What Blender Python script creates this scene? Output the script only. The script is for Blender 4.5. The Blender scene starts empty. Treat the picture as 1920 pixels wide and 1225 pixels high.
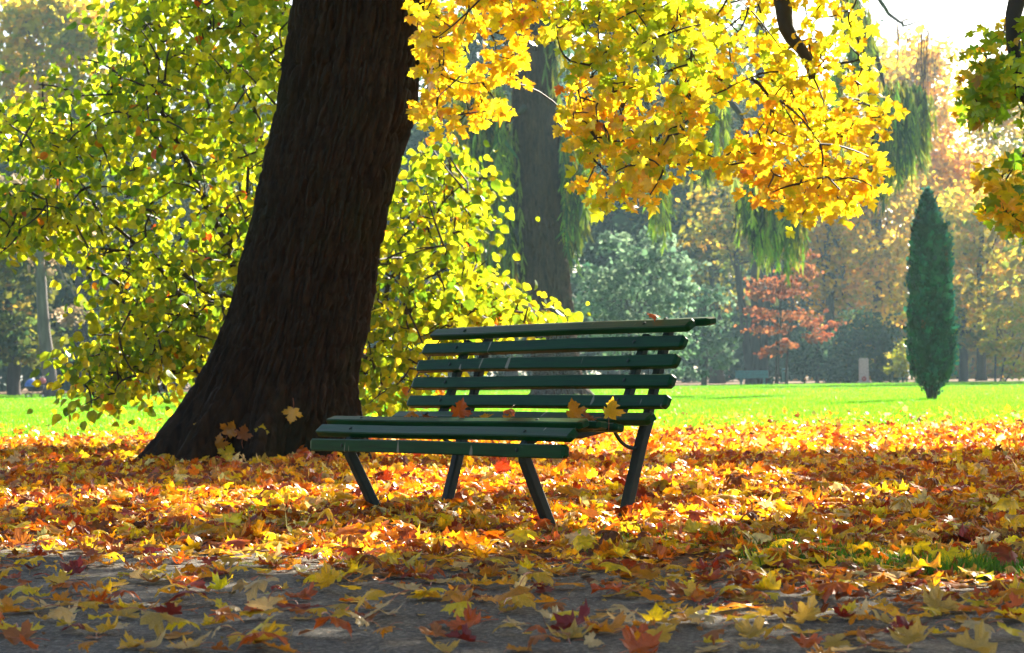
import bpy, math, random
import numpy as np
from mathutils import Vector, Matrix

rng = np.random.default_rng(11)
random.seed(5)
R = math.radians
S = bpy.context.scene
COL = S.collection

# ------------------------------------------------------------------ camera numbers (measured on the photograph)
FPX, HZ, ROLL, CAMH = 4200.0, 705.7, R(0.77), 0.65


def uv(px, py):
    du, dv = px - 960.0, py - HZ
    c, s = math.cos(ROLL), math.sin(ROLL)
    return (du * c - dv * s) / FPX, (du * s + dv * c) / FPX


def at(px, py, Y):
    u, v = uv(px, py)
    return np.array([u * Y, Y, CAMH - v * Y])


def ground(px, py, z=0.0):
    u, v = uv(px, py)
    Y = (CAMH - z) / max(v, 1e-4)
    return np.array([u * Y, Y, z])


# ------------------------------------------------------------------ objects
def tag(o, label=None, cat=None, group=None, kind=None):
    if label: o['label'] = label
    if cat: o['category'] = cat
    if group: o['group'] = group
    if kind: o['kind'] = kind
    return o


def empty(name, loc=(0, 0, 0), rz=0.0):
    o = bpy.data.objects.new(name, None)
    COL.objects.link(o)
    o.location = loc
    o.rotation_euler = (0, 0, rz)
    o.empty_display_size = 0.2
    return o


class Geo:
    """collects vertices, faces of any size and one colour per vertex; builds ONE mesh object"""

    def __init__(self):
        self.V, self.C, self.L, self.T, self.n = [], [], [], [], 0

    def add(self, V, F, C=(1, 1, 1)):
        V = np.asarray(V, dtype=np.float32).reshape(-1, 3)
        C = np.asarray(C, dtype=np.float32)
        if C.ndim == 1: C = np.tile(C[None, :3], (len(V), 1))
        self.V.append(V); self.C.append(C[:, :3])
        if isinstance(F, np.ndarray):
            self.L.append((F + self.n).ravel().astype(np.int32))
            self.T.append(np.full(len(F), F.shape[1], dtype=np.int32))
        else:
            for f in F:
                self.L.append(np.asarray(f, dtype=np.int32) + self.n)
                self.T.append(np.array([len(f)], dtype=np.int32))
        self.n += len(V)
        return self

    def mesh(self, name, mat, smooth=False):
        me = bpy.data.meshes.new(name)
        V = np.concatenate(self.V); L = np.concatenate(self.L); T = np.concatenate(self.T); C = np.concatenate(self.C)
        me.vertices.add(len(V)); me.vertices.foreach_set('co', V.ravel())
        me.loops.add(len(L)); me.loops.foreach_set('vertex_index', L)
        me.polygons.add(len(T))
        st = np.zeros(len(T), dtype=np.int32); st[1:] = np.cumsum(T)[:-1]
        me.polygons.foreach_set('loop_start', st)
        me.polygons.foreach_set('loop_total', T)
        me.polygons.foreach_set('use_smooth', np.full(len(T), smooth, dtype=bool))
        me.update(calc_edges=True)
        a = me.color_attributes.new('tint', 'FLOAT_COLOR', 'POINT')
        a.data.foreach_set('color', np.hstack([C, np.ones((len(C), 1), dtype=np.float32)]).astype(np.float32).ravel())
        me.materials.append(mat)
        return me

    def build(self, name, mat, parent=None, smooth=False, loc=None):
        """world-space vertices; the object's origin goes to loc (or its parent keeps them local)"""
        me = self.mesh(name, mat, smooth)
        o = bpy.data.objects.new(name, me)
        COL.objects.link(o)
        if parent is not None:
            o.parent = parent
        return o


def shift(V, o):
    return np.asarray(V) - np.asarray(o)[None, :]


def tube(P, rad, n=8, cap=True):
    P = np.asarray(P, dtype=float); rad = np.asarray(rad, dtype=float)
    if rad.ndim == 0: rad = np.full(len(P), float(rad))
    T = np.gradient(P, axis=0); T /= np.linalg.norm(T, axis=1)[:, None] + 1e-9
    ref = np.array([0.31, 0.2, 0.93]) if abs(T[0][2]) < .9 else np.array([1.0, .1, 0])
    V = []
    a = np.linspace(0, 2 * np.pi, n, endpoint=False)
    nrm = None
    for i in range(len(P)):
        if nrm is None:
            nrm = np.cross(T[i], ref)
        else:
            nrm = nrm - T[i] * np.dot(nrm, T[i])
        nrm = nrm / (np.linalg.norm(nrm) + 1e-9)
        b = np.cross(T[i], nrm)
        V.append(P[i] + rad[i] * (np.cos(a)[:, None] * nrm + np.sin(a)[:, None] * b))
    V = np.concatenate(V)
    i = np.arange(len(P) - 1)[:, None] * n; j = np.arange(n)[None, :]; k = (j + 1) % n
    F = np.stack([i + j, i + k, i + n + k, i + n + j], axis=-1).reshape(-1, 4)
    if cap:
        c0 = len(V)
        V = np.vstack([V, P[:1], P[-1:]])
        last = (len(P) - 1) * n
        F = [tuple(f) for f in F.tolist()]
        F += [(c0, (q + 1) % n, q) for q in range(n)] + [(c0 + 1, last + q, last + (q + 1) % n) for q in range(n)]
    return V, F


def bez(a, b, c, n):
    t = np.linspace(0, 1, n)[:, None]
    return (1 - t) ** 2 * np.asarray(a) + 2 * t * (1 - t) * np.asarray(b) + t * t * np.asarray(c)


def box(cx, cy, cz, sx, sy, sz):
    x, y, z = sx / 2, sy / 2, sz / 2
    V = np.array([[-x, -y, -z], [x, -y, -z], [x, y, -z], [-x, y, -z], [-x, -y, z], [x, -y, z], [x, y, z], [-x, y, z]]) + [cx, cy, cz]
    F = np.array([[0, 3, 2, 1], [4, 5, 6, 7], [0, 1, 5, 4], [1, 2, 6, 5], [2, 3, 7, 6], [3, 0, 4, 7]])
    return V, F


def lathe(prof, n=20, c=(0, 0, 0)):
    a = np.linspace(0, 2 * np.pi, n, endpoint=False)
    V = np.concatenate([np.stack([r * np.cos(a), r * np.sin(a), np.full(n, z)], 1) for r, z in prof]) + np.asarray(c)
    i = np.arange(len(prof) - 1)[:, None] * n; j = np.arange(n)[None, :]; k = (j + 1) % n
    return V, np.stack([i + j, i + k, i + n + k, i + n + j], axis=-1).reshape(-1, 4)


# value noise on arrays ------------------------------------------------
_G = np.random.default_rng(3).random((64, 64, 64)).astype(np.float32)


def vnoise(P):
    P = np.asarray(P, dtype=float)
    i = np.floor(P).astype(int); f = P - i; f = f * f * (3 - 2 * f)
    out = 0
    for dx in (0, 1):
        for dy in (0, 1):
            for dz in (0, 1):
                w = (f[..., 0] if dx else 1 - f[..., 0]) * (f[..., 1] if dy else 1 - f[..., 1]) * (f[..., 2] if dz else 1 - f[..., 2])
                out = out + w * _G[(i[..., 0] + dx) % 64, (i[..., 1] + dy) % 64, (i[..., 2] + dz) % 64]
    return out


def fbm(P, o=3):
    s, a, t = 0, .5, 0
    P = np.asarray(P, dtype=float)
    for k in range(o):
        s = s + a * vnoise(P * 2 ** k + 7.3 * k); t += a; a *= .5
    return s / t


# ------------------------------------------------------------------ materials
def nodes(name):
    m = bpy.data.materials.new(name); m.use_nodes = True
    nt = m.node_tree; nt.nodes.clear()
    return m, nt, nt.nodes.new('ShaderNodeOutputMaterial')


def N(nt, t, **k):
    n = nt.nodes.new(t)
    for a, b in k.items():
        if a in n.inputs: n.inputs[a].default_value = b
        else: setattr(n, a, b)
    return n


def leaf_mat(name, trans=.5, gloss=.06, rough=.35, vary=.25, sat=1.0, nscale=60., tboost=1.0):
    m, nt, out = nodes(name)
    L = nt.links.new
    at_ = N(nt, 'ShaderNodeAttribute', attribute_name='tint')
    no = N(nt, 'ShaderNodeTexNoise', Scale=nscale, Detail=3.)
    geo = N(nt, 'ShaderNodeTexCoord'); L(geo.outputs['Object'], no.inputs['Vector'])
    mr = N(nt, 'ShaderNodeMapRange'); mr.inputs['To Min'].default_value = 1 - vary; mr.inputs['To Max'].default_value = 1 + vary
    mr.inputs['From Min'].default_value = .3; mr.inputs['From Max'].default_value = .7
    L(no.outputs['Fac'], mr.inputs['Value'])
    mx = N(nt, 'ShaderNodeVectorMath', operation='SCALE'); L(at_.outputs['Color'], mx.inputs[0]); L(mr.outputs[0], mx.inputs['Scale'])
    d = N(nt, 'ShaderNodeBsdfDiffuse'); L(mx.outputs[0], d.inputs['Color'])
    tr = N(nt, 'ShaderNodeBsdfTranslucent')
    hs = N(nt, 'ShaderNodeHueSaturation', Saturation=1.0 * sat, Value=tboost); L(mx.outputs[0], hs.inputs['Color']); L(hs.outputs[0], tr.inputs['Color'])
    a = N(nt, 'ShaderNodeMixShader', Fac=trans); L(d.outputs[0], a.inputs[1]); L(tr.outputs[0], a.inputs[2])
    g = N(nt, 'ShaderNodeBsdfGlossy', Roughness=rough); g.inputs['Color'].default_value = (1, 1, 1, 1)
    fr = N(nt, 'ShaderNodeLayerWeight', Blend=.25)
    mm = N(nt, 'ShaderNodeMath', operation='MULTIPLY_ADD'); L(fr.outputs['Fresnel'], mm.inputs[0]); mm.inputs[1].default_value = gloss * 2; mm.inputs[2].default_value = gloss * .4
    b = N(nt, 'ShaderNodeMixShader'); L(mm.outputs[0], b.inputs['Fac']); L(a.outputs[0], b.inputs[1]); L(g.outputs[0], b.inputs[2])
    L(b.outputs[0], out.inputs['Surface'])
    return m


def bark_mat(name, c1, c2, scale=(14, 14, 2.5), bump=.6, rough=.85, moss=None, spec=.25):
    m, nt, out = nodes(name); L = nt.links.new
    tc = N(nt, 'ShaderNodeTexCoord'); mp = N(nt, 'ShaderNodeMapping'); mp.inputs['Scale'].default_value = scale
    L(tc.outputs['Object'], mp.inputs['Vector'])
    no = N(nt, 'ShaderNodeTexNoise', Scale=1.0, Detail=6., Roughness=.65); L(mp.outputs[0], no.inputs['Vector'])
    cr = N(nt, 'ShaderNodeValToRGB'); cr.color_ramp.elements[0].position = .32; cr.color_ramp.elements[1].position = .68
    cr.color_ramp.elements[0].color = (*c1, 1); cr.color_ramp.elements[1].color = (*c2, 1)
    L(no.outputs['Fac'], cr.inputs['Fac'])
    col = cr.outputs[0]
    if moss:
        n2 = N(nt, 'ShaderNodeTexNoise', Scale=1.3, Detail=4.); L(tc.outputs['Object'], n2.inputs['Vector'])
        r2 = N(nt, 'ShaderNodeMapRange'); r2.inputs['From Min'].default_value = .52; r2.inputs['From Max'].default_value = .68
        r2.inputs['To Max'].default_value = .75
        L(n2.outputs['Fac'], r2.inputs['Value'])
        mx = N(nt, 'ShaderNodeMix', data_type='RGBA'); L(r2.outputs[0], mx.inputs['Factor']); L(col, mx.inputs['A']); mx.inputs['B'].default_value = (*moss, 1)
        col = mx.outputs['Result']
    p = N(nt, 'ShaderNodeBsdfPrincipled', Roughness=rough); p.inputs['Specular IOR Level'].default_value = spec
    L(col, p.inputs['Base Color'])
    bu = N(nt, 'ShaderNodeBump', Strength=bump, Distance=.02); L(no.outputs['Fac'], bu.inputs['Height']); L(bu.outputs[0], p.inputs['Normal'])
    L(p.outputs[0], out.inputs['Surface'])
    return m


def plain(name, col, rough=.6, metal=0., noise_amt=.25, scale=8., bump=0.):
    m, nt, out = nodes(name); L = nt.links.new
    tc = N(nt, 'ShaderNodeTexCoord')
    no = N(nt, 'ShaderNodeTexNoise', Scale=scale, Detail=5.); L(tc.outputs['Object'], no.inputs['Vector'])
    cr = N(nt, 'ShaderNodeValToRGB'); cr.color_ramp.elements[0].position = .3; cr.color_ramp.elements[1].position = .7
    cr.color_ramp.elements[0].color = (*[c * (1 - noise_amt) for c in col], 1); cr.color_ramp.elements[1].color = (*[min(1, c * (1 + noise_amt)) for c in col], 1)
    L(no.outputs['Fac'], cr.inputs['Fac'])
    p = N(nt, 'ShaderNodeBsdfPrincipled', Roughness=rough, Metallic=metal); L(cr.outputs[0], p.inputs['Base Color'])
    if bump:
        bu = N(nt, 'ShaderNodeBump', Strength=bump, Distance=.01); L(no.outputs['Fac'], bu.inputs['Height']); L(bu.outputs[0], p.inputs['Normal'])
    L(p.outputs[0], out.inputs['Surface'])
    return m


def paint_mat():
    """dark green weathered gloss paint on wood: streaks along the grain, chips, a few pale droppings"""
    m, nt, out = nodes('green_paint'); L = nt.links.new
    tc = N(nt, 'ShaderNodeTexCoord'); mp = N(nt, 'ShaderNodeMapping'); mp.inputs['Scale'].default_value = (3, 40, 40); L(tc.outputs['Object'], mp.inputs['Vector'])
    no = N(nt, 'ShaderNodeTexNoise', Scale=1.5, Detail=6., Roughness=.6); L(mp.outputs[0], no.inputs['Vector'])
    cr = N(nt, 'ShaderNodeValToRGB'); cr.color_ramp.elements[0].position = .3; cr.color_ramp.elements[1].position = .75
    cr.color_ramp.elements[0].color = (.001, .021, .005, 1); cr.color_ramp.elements[1].color = (.0022, .052, .011, 1); L(no.outputs['Fac'], cr.inputs['Fac'])
    n2 = N(nt, 'ShaderNodeTexNoise', Scale=38., Detail=2.); L(tc.outputs['Object'], n2.inputs['Vector'])
    r2 = N(nt, 'ShaderNodeMapRange'); r2.inputs['From Min'].default_value = .70; r2.inputs['From Max'].default_value = .74; L(n2.outputs['Fac'], r2.inputs['Value'])
    mx = N(nt, 'ShaderNodeMix', data_type='RGBA'); L(r2.outputs[0], mx.inputs['Factor']); L(cr.outputs[0], mx.inputs['A']); mx.inputs['B'].default_value = (.02, .017, .01, 1)
    mp3 = N(nt, 'ShaderNodeMapping'); mp3.inputs['Scale'].default_value = (26, 5, 5); L(tc.outputs['Object'], mp3.inputs['Vector'])
    n3 = N(nt, 'ShaderNodeTexNoise', Scale=1.0, Detail=1.); L(mp3.outputs[0], n3.inputs['Vector'])
    r3 = N(nt, 'ShaderNodeMapRange'); r3.inputs['From Min'].default_value = .725; r3.inputs['From Max'].default_value = .745; r3.inputs['To Max'].default_value = .8; L(n3.outputs['Fac'], r3.inputs['Value'])
    mx3 = N(nt, 'ShaderNodeMix', data_type='RGBA'); L(r3.outputs[0], mx3.inputs['Factor']); L(mx.outputs['Result'], mx3.inputs['A']); mx3.inputs['B'].default_value = (.22, .2, .15, 1)
    p = N(nt, 'ShaderNodeBsdfPrincipled', Roughness=.4); p.inputs['Specular IOR Level'].default_value = .12
    L(mx3.outputs['Result'], p.inputs['Base Color'])
    rr = N(nt, 'ShaderNodeMapRange'); rr.inputs['To Min'].default_value = .28; rr.inputs['To Max'].default_value = .55; L(no.outputs['Fac'], rr.inputs['Value']); L(rr.outputs[0], p.inputs['Roughness'])
    bu = N(nt, 'ShaderNodeBump', Strength=.35, Distance=.004); L(no.outputs['Fac'], bu.inputs['Height']); L(bu.outputs[0], p.inputs['Normal'])
    L(p.outputs[0], out.inputs['Surface'])
    return m


def ground_mat(name, ramp, scale, bump=.3, rough=.95, scale2=None, ramp2=None, trans=0., spec=.2):
    m, nt, out = nodes(name); L = nt.links.new
    tc = N(nt, 'ShaderNodeTexCoord')
    no = N(nt, 'ShaderNodeTexNoise', Scale=scale, Detail=8., Roughness=.65); L(tc.outputs['Object'], no.inputs['Vector'])
    cr = N(nt, 'ShaderNodeValToRGB')
    while len(cr.color_ramp.elements) < len(ramp): cr.color_ramp.elements.new(.5)
    for e, (p_, c) in zip(cr.color_ramp.elements, ramp): e.position = p_; e.color = (*c, 1)
    L(no.outputs['Fac'], cr.inputs['Fac'])
    col = cr.outputs[0]
    if scale2:
        n2 = N(nt, 'ShaderNodeTexNoise', Scale=scale2, Detail=3.); L(tc.outputs['Object'], n2.inputs['Vector'])
        mr = N(nt, 'ShaderNodeMapRange'); mr.inputs['From Min'].default_value = .3; mr.inputs['From Max'].default_value = .7; mr.inputs['To Min'].default_value = ramp2[0]; mr.inputs['To Max'].default_value = ramp2[1]
        L(n2.outputs['Fac'], mr.inputs['Value'])
        sc = N(nt, 'ShaderNodeVectorMath', operation='SCALE'); L(col, sc.inputs[0]); L(mr.outputs[0], sc.inputs['Scale']); col = sc.outputs[0]
    p = N(nt, 'ShaderNodeBsdfPrincipled', Roughness=rough); p.inputs['Specular IOR Level'].default_value = spec; L(col, p.inputs['Base Color'])
    bu = N(nt, 'ShaderNodeBump', Strength=bump, Distance=.02); L(no.outputs['Fac'], bu.inputs['Height']); L(bu.outputs[0], p.inputs['Normal'])
    L(p.outputs[0], out.inputs['Surface'])
    return m


M = {}
M['leaf_hang'] = leaf_mat('maple_leaf_green_gold', trans=.68, gloss=.06, rough=.3, nscale=25.)
M['leaf_round'] = leaf_mat('round_leaf', trans=.66, gloss=.035, rough=.35, nscale=25.)
M['leaf_litter'] = leaf_mat('fallen_leaf_skin', trans=.54, gloss=.06, rough=.28, nscale=45., vary=.35)
M['leaf_far'] = leaf_mat('far_foliage', trans=.66, gloss=.012, rough=.6, nscale=.8, vary=.3)
M['needle'] = leaf_mat('needles', trans=.35, gloss=.05, rough=.4, nscale=3., vary=.3)
M['grass'] = leaf_mat('grass_blade', trans=.6, gloss=.02, rough=.4, nscale=.6, vary=.2)
M['bark'] = bark_mat('maple_bark', (.006, .003, .0012), (.034, .017, .006), (22, 22, 4.), bump=1.0, moss=(.018, .016, .003), spec=.2)
M['bark_grey'] = bark_mat('larch_bark', (.007, .003, .0018), (.085, .038, .023), (9, 9, 1.6), bump=1.0)
M['bark_far'] = bark_mat('far_bark', (.02, .016, .014), (.06, .045, .04), (5, 5, 1), bump=.5)
M['bark_pale'] = bark_mat('pale_bark', (.06, .05, .045), (.14, .12, .11), (5, 5, 1), bump=.5)
M['twig'] = plain('twig_bark', (.016, .010, .008), rough=.7)
M['stalk'] = plain('leaf_stalk', (.35, .10, .04), rough=.5)
M['paint'] = paint_mat()
M['iron'] = plain('dark_green_iron', (.002, .012, .007), rough=.7, noise_amt=.4, scale=30., bump=.2)
M['asphalt'] = ground_mat('asphalt', [(.38, (.012, .012, .010)), (.52, (.070, .057, .037)), (.64, (.26, .235, .18))], 85., bump=1.0, rough=.8, scale2=1.6, ramp2=(.8, 1.25), spec=.35)
M['lawn'] = ground_mat('lawn_turf', [(.3, (.07, .20, .010)), (.7, (.15, .36, .022))], 6., bump=.3, scale2=.35, ramp2=(.85, 1.2), spec=0.)
M['soil'] = ground_mat('leafmould', [(.3, (.03, .014, .005)), (.6, (.10, .04, .008)), (.75, (.16, .08, .012))], 18., bump=.9)
M['woodfloor'] = ground_mat('woodland_floor', [(.3, (.04, .03, .012)), (.6, (.16, .085, .03)), (.75, (.30, .19, .07))], .8, bump=.4, scale2=.12, ramp2=(.7, 1.3))

# ------------------------------------------------------------------ leaf shapes
HALF_HI = [(.0, -.02), (.10, -.11), (.24, -.13), (.41, -.12), (.38, .02), (.36, .10), (.50, .10), (.63, .13), (.60, .22), (.79, .36), (.64, .40), (.57, .51), (.45, .45),
           (.25, .38), (.29, .55), (.42, .67), (.27, .70), (.22, .83), (.11, .85), (.0, 1.07)]
HALF_LO = [(.0, -.02), (.24, -.13), (.41, -.10), (.37, .06), (.63, .13), (.79, .36), (.45, .45), (.25, .38), (.42, .67), (.20, .78), (.0, 1.07)]
HALF_RD = [(.0, -.03), (.22, .0), (.40, .18), (.46, .42), (.36, .68), (.16, .90), (.0, 1.04)]
HALF_BG = [(.0, 0.), (.42, .32), (.3, .72), (.0, 1.)]


def leaf_shape(half, ring=0.0, centre=(0, .32)):
    out = [p for p in half] + [(-x, y) for x, y in reversed(half[1:-1])]
    O = np.array(out); n = len(O); c = np.array(centre)
    j = np.arange(n); k = (j + 1) % n
    if ring > 0:
        Rg = c + (O - c) * ring
        P = np.vstack([c[None], Rg, O])
        tri = np.stack([np.zeros(n, int), 1 + j, 1 + k], 1)
        q1 = np.stack([1 + j, 1 + n + j, 1 + n + k], 1); q2 = np.stack([1 + j, 1 + n + k, 1 + k], 1)
        F = np.vstack([tri, q1, q2])
    else:
        P = np.vstack([c[None], O]); F = np.stack([np.zeros(n, int), 1 + j, 1 + k], 1)
    return P, F


SH_HI = leaf_shape(HALF_HI, .55)
SH_LO = leaf_shape(HALF_LO)
SH_ND = (np.array([[0, 0], [.055, .3], [.04, .75], [0, 1.], [-.04, .75], [-.055, .3]]), np.array([[0, 1, 2], [0, 2, 3], [0, 3, 4], [0, 4, 5]]))
SH_RD = leaf_shape(HALF_RD)
_o = np.array(HALF_BG + [(-x, y) for x, y in reversed(HALF_BG[1:-1])])
SH_BG = (_o, np.array([[0, 1, 2], [0, 2, 3], [0, 3, 4], [0, 4, 5]]))


def unit(v):
    return v / (np.linalg.norm(v, axis=-1, keepdims=True) + 1e-9)


def frames(ydir, nrm):
    """rotation matrices whose local y is ydir and whose local z is near nrm"""
    y = unit(ydir); x = unit(np.cross(y, nrm)); z = np.cross(x, y)
    return np.stack([x, y, z], axis=2)


def leaves(shape, pos, rot, size, col, fold=None, cup=None, wave=None, rest=None, twist=None, edge=None):
    """many leaves as one vertex/face/colour set. rest: height on which the lowest point of each leaf lies"""
    P, F = shape; n = len(pos); m = len(P)
    x = np.tile(P[None, :, 0], (n, 1)); y = np.tile(P[None, :, 1], (n, 1))
    z = np.zeros_like(x)
    r2 = x * x + (y - .32) ** 2
    if fold is not None: z = z + fold[:, None] * np.abs(x) ** 1.3
    if cup is not None: z = z + cup[:, None] * r2
    if twist is not None: z = z + twist[:, None] * x * (y - .2)
    if wave is not None: z = z + wave[:, None] * np.sin(x * 9 + rng.random((n, 1)) * 6) * np.cos(y * 8 + rng.random((n, 1)) * 6) * (r2 * 1.5 + .1)
    squash = 1 - np.clip(np.abs(z) * .25, 0, .4)
    L = np.stack([x * squash, y, z], 2) * np.asarray(size)[:, None, None]
    W = np.einsum('nij,nmj->nmi', rot, L)
    if rest is not None:
        W[:, :, 2] -= W[:, :, 2].min(axis=1)[:, None]
        W[:, :, 2] += rest[:, None]
        W[:, :, :2] += pos[:, None, :2]
    else:
        W += pos[:, None, :]
    C = np.repeat(col[:, None, :], m, 1)
    if edge is not None:
        C = C * (1 + (edge[:, None] * (r2 - .25))[:, :, None])
    FF = (F[None] + (np.arange(n) * m)[:, None, None]).reshape(-1, F.shape[1])
    return W.reshape(-1, 3), FF, np.clip(C, 0, 1).reshape(-1, 3)


def rand_rot(n, tilt):
    """flat leaf, random heading, tilted by ~tilt radians about a random horizontal axis"""
    a = rng.random(n) * 2 * np.pi
    t = np.abs(tilt)
    az = rng.random(n) * 2 * np.pi
    nz = np.stack([np.sin(t) * np.cos(az), np.sin(t) * np.sin(az), np.cos(t)], 1)
    yd = np.stack([np.cos(a), np.sin(a), np.zeros(n)], 1)
    yd = yd - nz * np.sum(yd * nz, 1)[:, None]
    return frames(yd, nz)


def pick(pal, n, jit=.12):
    P = np.array([p[:3] for p in pal], dtype=float); w = np.array([p[3] for p in pal], dtype=float)
    c = P[rng.choice(len(P), n, p=w / w.sum())]
    return np.clip(c * (1 + rng.normal(0, jit, (n, 1))) * (1 + rng.normal(0, jit * .5, (n, 3))), .003, .95)


PAL_LITTER = [(.74, .32, .007, 4), (.82, .50, .010, 4.2), (.56, .145, .005, 4.0), (.38, .07, .005, 3.2), (.30, .03, .005, 1.1), (.54, .30, .05, 1.3), (.74, .54, .20, 1.1), (.20, .06, .010, 1.6), (.72, .48, .015, 1.2)]
PAL_GOLD = [(.82, .54, .012, 5), (.80, .44, .010, 2.5), (.80, .62, .015, 4.5), (.56, .55, .015, 2), (.76, .32, .010, .5)]
PAL_LIME = [(.50, .54, .012, 3), (.34, .46, .012, 3), (.70, .60, .015, 3.5), (.76, .52, .015, 1.5)]
PAL_GREEN = [(.30, .44, .010, 4), (.20, .36, .010, 3), (.60, .54, .012, 2.5), (.55, .30, .02, .7)]
PAL_ORNG = [(.76, .36, .012, 4), (.80, .48, .015, 4), (.60, .18, .012, 1.2), (.74, .52, .05, 1)]
PAL_ROUND = [(.26, .34, .008, 5), (.42, .44, .010, 4.5), (.13, .23, .010, 3.4), (.60, .52, .012, 3.2), (.60, .20, .01, .16), (.5, .08, .01, .05)]


# ------------------------------------------------------------------ world, sun, camera
SUN_EL, SUN_AZ = R(34), R(30)            # azimuth measured from +Y (straight ahead) towards +X (right)
w = bpy.data.worlds.new('World'); S.world = w; w.use_nodes = True
nt = w.node_tree
bg = nt.nodes['Background']; bg.inputs['Strength'].default_value = .06
sky = nt.nodes.new('ShaderNodeTexSky'); sky.sky_type = 'NISHITA'; sky.sun_disc = False
sky.sun_elevation = SUN_EL; sky.sun_rotation = SUN_AZ; sky.altitude = 200; sky.air_density = 1.0; sky.dust_density = 2.5; sky.ozone_density = 1.0
nt.links.new(sky.outputs[0], bg.inputs['Color'])
SD = np.array([math.sin(SUN_AZ) * math.cos(SUN_EL), math.cos(SUN_AZ) * math.cos(SUN_EL), math.sin(SUN_EL)])
sl = bpy.data.lights.new('sun', 'SUN'); sl.energy = 5.0; sl.angle = R(.6); sl.color = (1, .90, .74)
so = bpy.data.objects.new('sun', sl); COL.objects.link(so); so.location = (10, 20, 40)
so.rotation_euler = Vector(SD).to_track_quat('Z', 'Y').to_euler()

cd = bpy.data.cameras.new('camera'); cam = bpy.data.objects.new('camera', cd); COL.objects.link(cam)
cam.location = (0, 0, CAMH); cam.rotation_euler = (R(90), ROLL, 0)
cd.sensor_width = 36; cd.lens = FPX / 1920 * 36; cd.shift_y = (HZ - 612.5) / 1920
cd.clip_start = .1; cd.clip_end = 3000
cd.dof.use_dof = True; cd.dof.focus_distance = 9.6; cd.dof.aperture_fstop = 9
S.camera = cam
S.view_settings.view_transform = 'Standard'; S.view_settings.look = 'None'; S.view_settings.exposure = 2.45; S.view_settings.gamma = 1
S.render.engine = 'CYCLES'
cy = S.cycles
cy.use_denoising = True
try: cy.denoiser = 'OPENIMAGEDENOISE'
except Exception: pass
cy.max_bounces = 7; cy.diffuse_bounces = 3; cy.glossy_bounces = 2; cy.transmission_bounces = 4; cy.volume_bounces = 0; cy.transparent_max_bounces = 4
cy.use_adaptive_sampling = True; cy.adaptive_threshold = .015
cy.caustics_reflective = False; cy.caustics_refractive = False
cy.sample_clamp_indirect = 6

#@@SETTING
# ------------------------------------------------------------------ ground
def sheet(name, pts, z, mat, nx=1):
    g = Geo(); V = [(x, y, z) for x, y in pts]
    g.add(V, [tuple(range(len(V)))])
    o = g.build(name, mat); tag(o, kind='structure'); return o


LAWN_END = 112.0
sheet('lawn', [(-450, -10), (450, -10), (450, 890), (-450, 890)], 0, M['lawn'])
# path: far edge from (-2.2, 9.7) to (1.47, 6.55) in metres, the near edge behind the camera
e0, e1 = np.array([-2.2, 9.35]), np.array([1.55, 6.75]); ed = unit(e1 - e0)
pn = np.array([-ed[1], ed[0]])
ts = np.linspace(-14, 14, 140)
wob = .10 * (fbm(np.stack([ts * 1.5, ts * 0, ts * 0], 1)) - .5) * 2 + .05 * (vnoise(np.stack([ts * 6, ts * 0 + 3, ts * 0], 1)) - .5)
far_edge = e0[None] + ed[None] * (ts[:, None] + 2) + pn[None] * wob[:, None]
near_edge = far_edge[::-1] - pn[None] * 7.5
path_poly = np.vstack([far_edge, near_edge])


def path_side(x, y):
    """metres beyond the far edge of the path (negative on the path)"""
    return (x - e0[0]) * pn[0] + (y - e0[1]) * pn[1]


# leaf-mould under the maple: a sheet that rises softly round the trunk
TRX, TRY = at(505, 870, 16.4)[0], 16.4


def mound(x, y):
    d = np.hypot(x - TRX, y - TRY)
    d2 = np.hypot(x - TRX - .1, y - TRY + .75)
    return .02 * np.exp(-(d / 1.3) ** 2) + .02 * np.exp(-(d2 / .75) ** 2) + .012 * np.exp(-(d / 4.0) ** 2)


gx, gy = np.meshgrid(np.linspace(-11, 11, 111), np.linspace(0, 26, 131))
gz = .008 + mound(gx, gy) + .012 * (fbm(np.stack([gx * 1.2, gy * 1.2, gx * 0], -1)) - .5) * np.clip(path_side(gx, gy), 0, 1)
edge_y = 23.5 + 1.2 * (fbm(np.stack([gx * .5, gx * 0, gx * 0], -1)) - .5)
gz = np.where(path_side(gx, gy) < .1, .003, gz)
gz = np.where((path_side(gx, gy) < -.5) | (gy > edge_y), -.04, gz)
V = np.stack([gx, gy, gz], -1).reshape(-1, 3)
ny_, nx_ = gx.shape
i = (np.arange(ny_ - 1)[:, None] * nx_ + np.arange(nx_ - 1)[None]).ravel()
F = np.stack([i, i + 1, i + nx_ + 1, i + nx_], 1)
keep = ~np.all(V[F][:, :, 2] < -.03, axis=1)
so_ = Geo().add(V, F[keep]).build('soil', M['soil'], smooth=True); tag(so_, kind='structure')
sheet('path', [tuple(p) for p in path_poly], .006, M['asphalt'])
# the wooded floor behind the lawn and a pale gravel walk in front of it
yy = np.linspace(-260, 260, 90)
fe = np.stack([yy, LAWN_END + 3 * (fbm(np.stack([yy * .08, yy * 0, yy * 0], 1)) - .5) - np.where(yy < -3, np.clip(-(yy + 3) * 4, 0, 24), 0) + .0 * yy], 1)
sheet('woodland_floor', [tuple(p) for p in fe] + [(260, 700), (-260, 700)], .012, M['woodfloor'])

#@@BENCH
# ------------------------------------------------------------------ the near bench
BA = R(51.6); BL = 1.87
ou = np.array([math.cos(BA), -math.sin(BA)]); ov = np.array([math.sin(BA), math.cos(BA)])
B0 = np.array([-.924, 10.55]); bo = B0 + ou * BL / 2
bench = empty('park_bench', (bo[0], bo[1], 0), -BA)
tag(bench, 'dark green slatted park bench under the maple with fallen leaves on its seat', 'bench')


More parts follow.
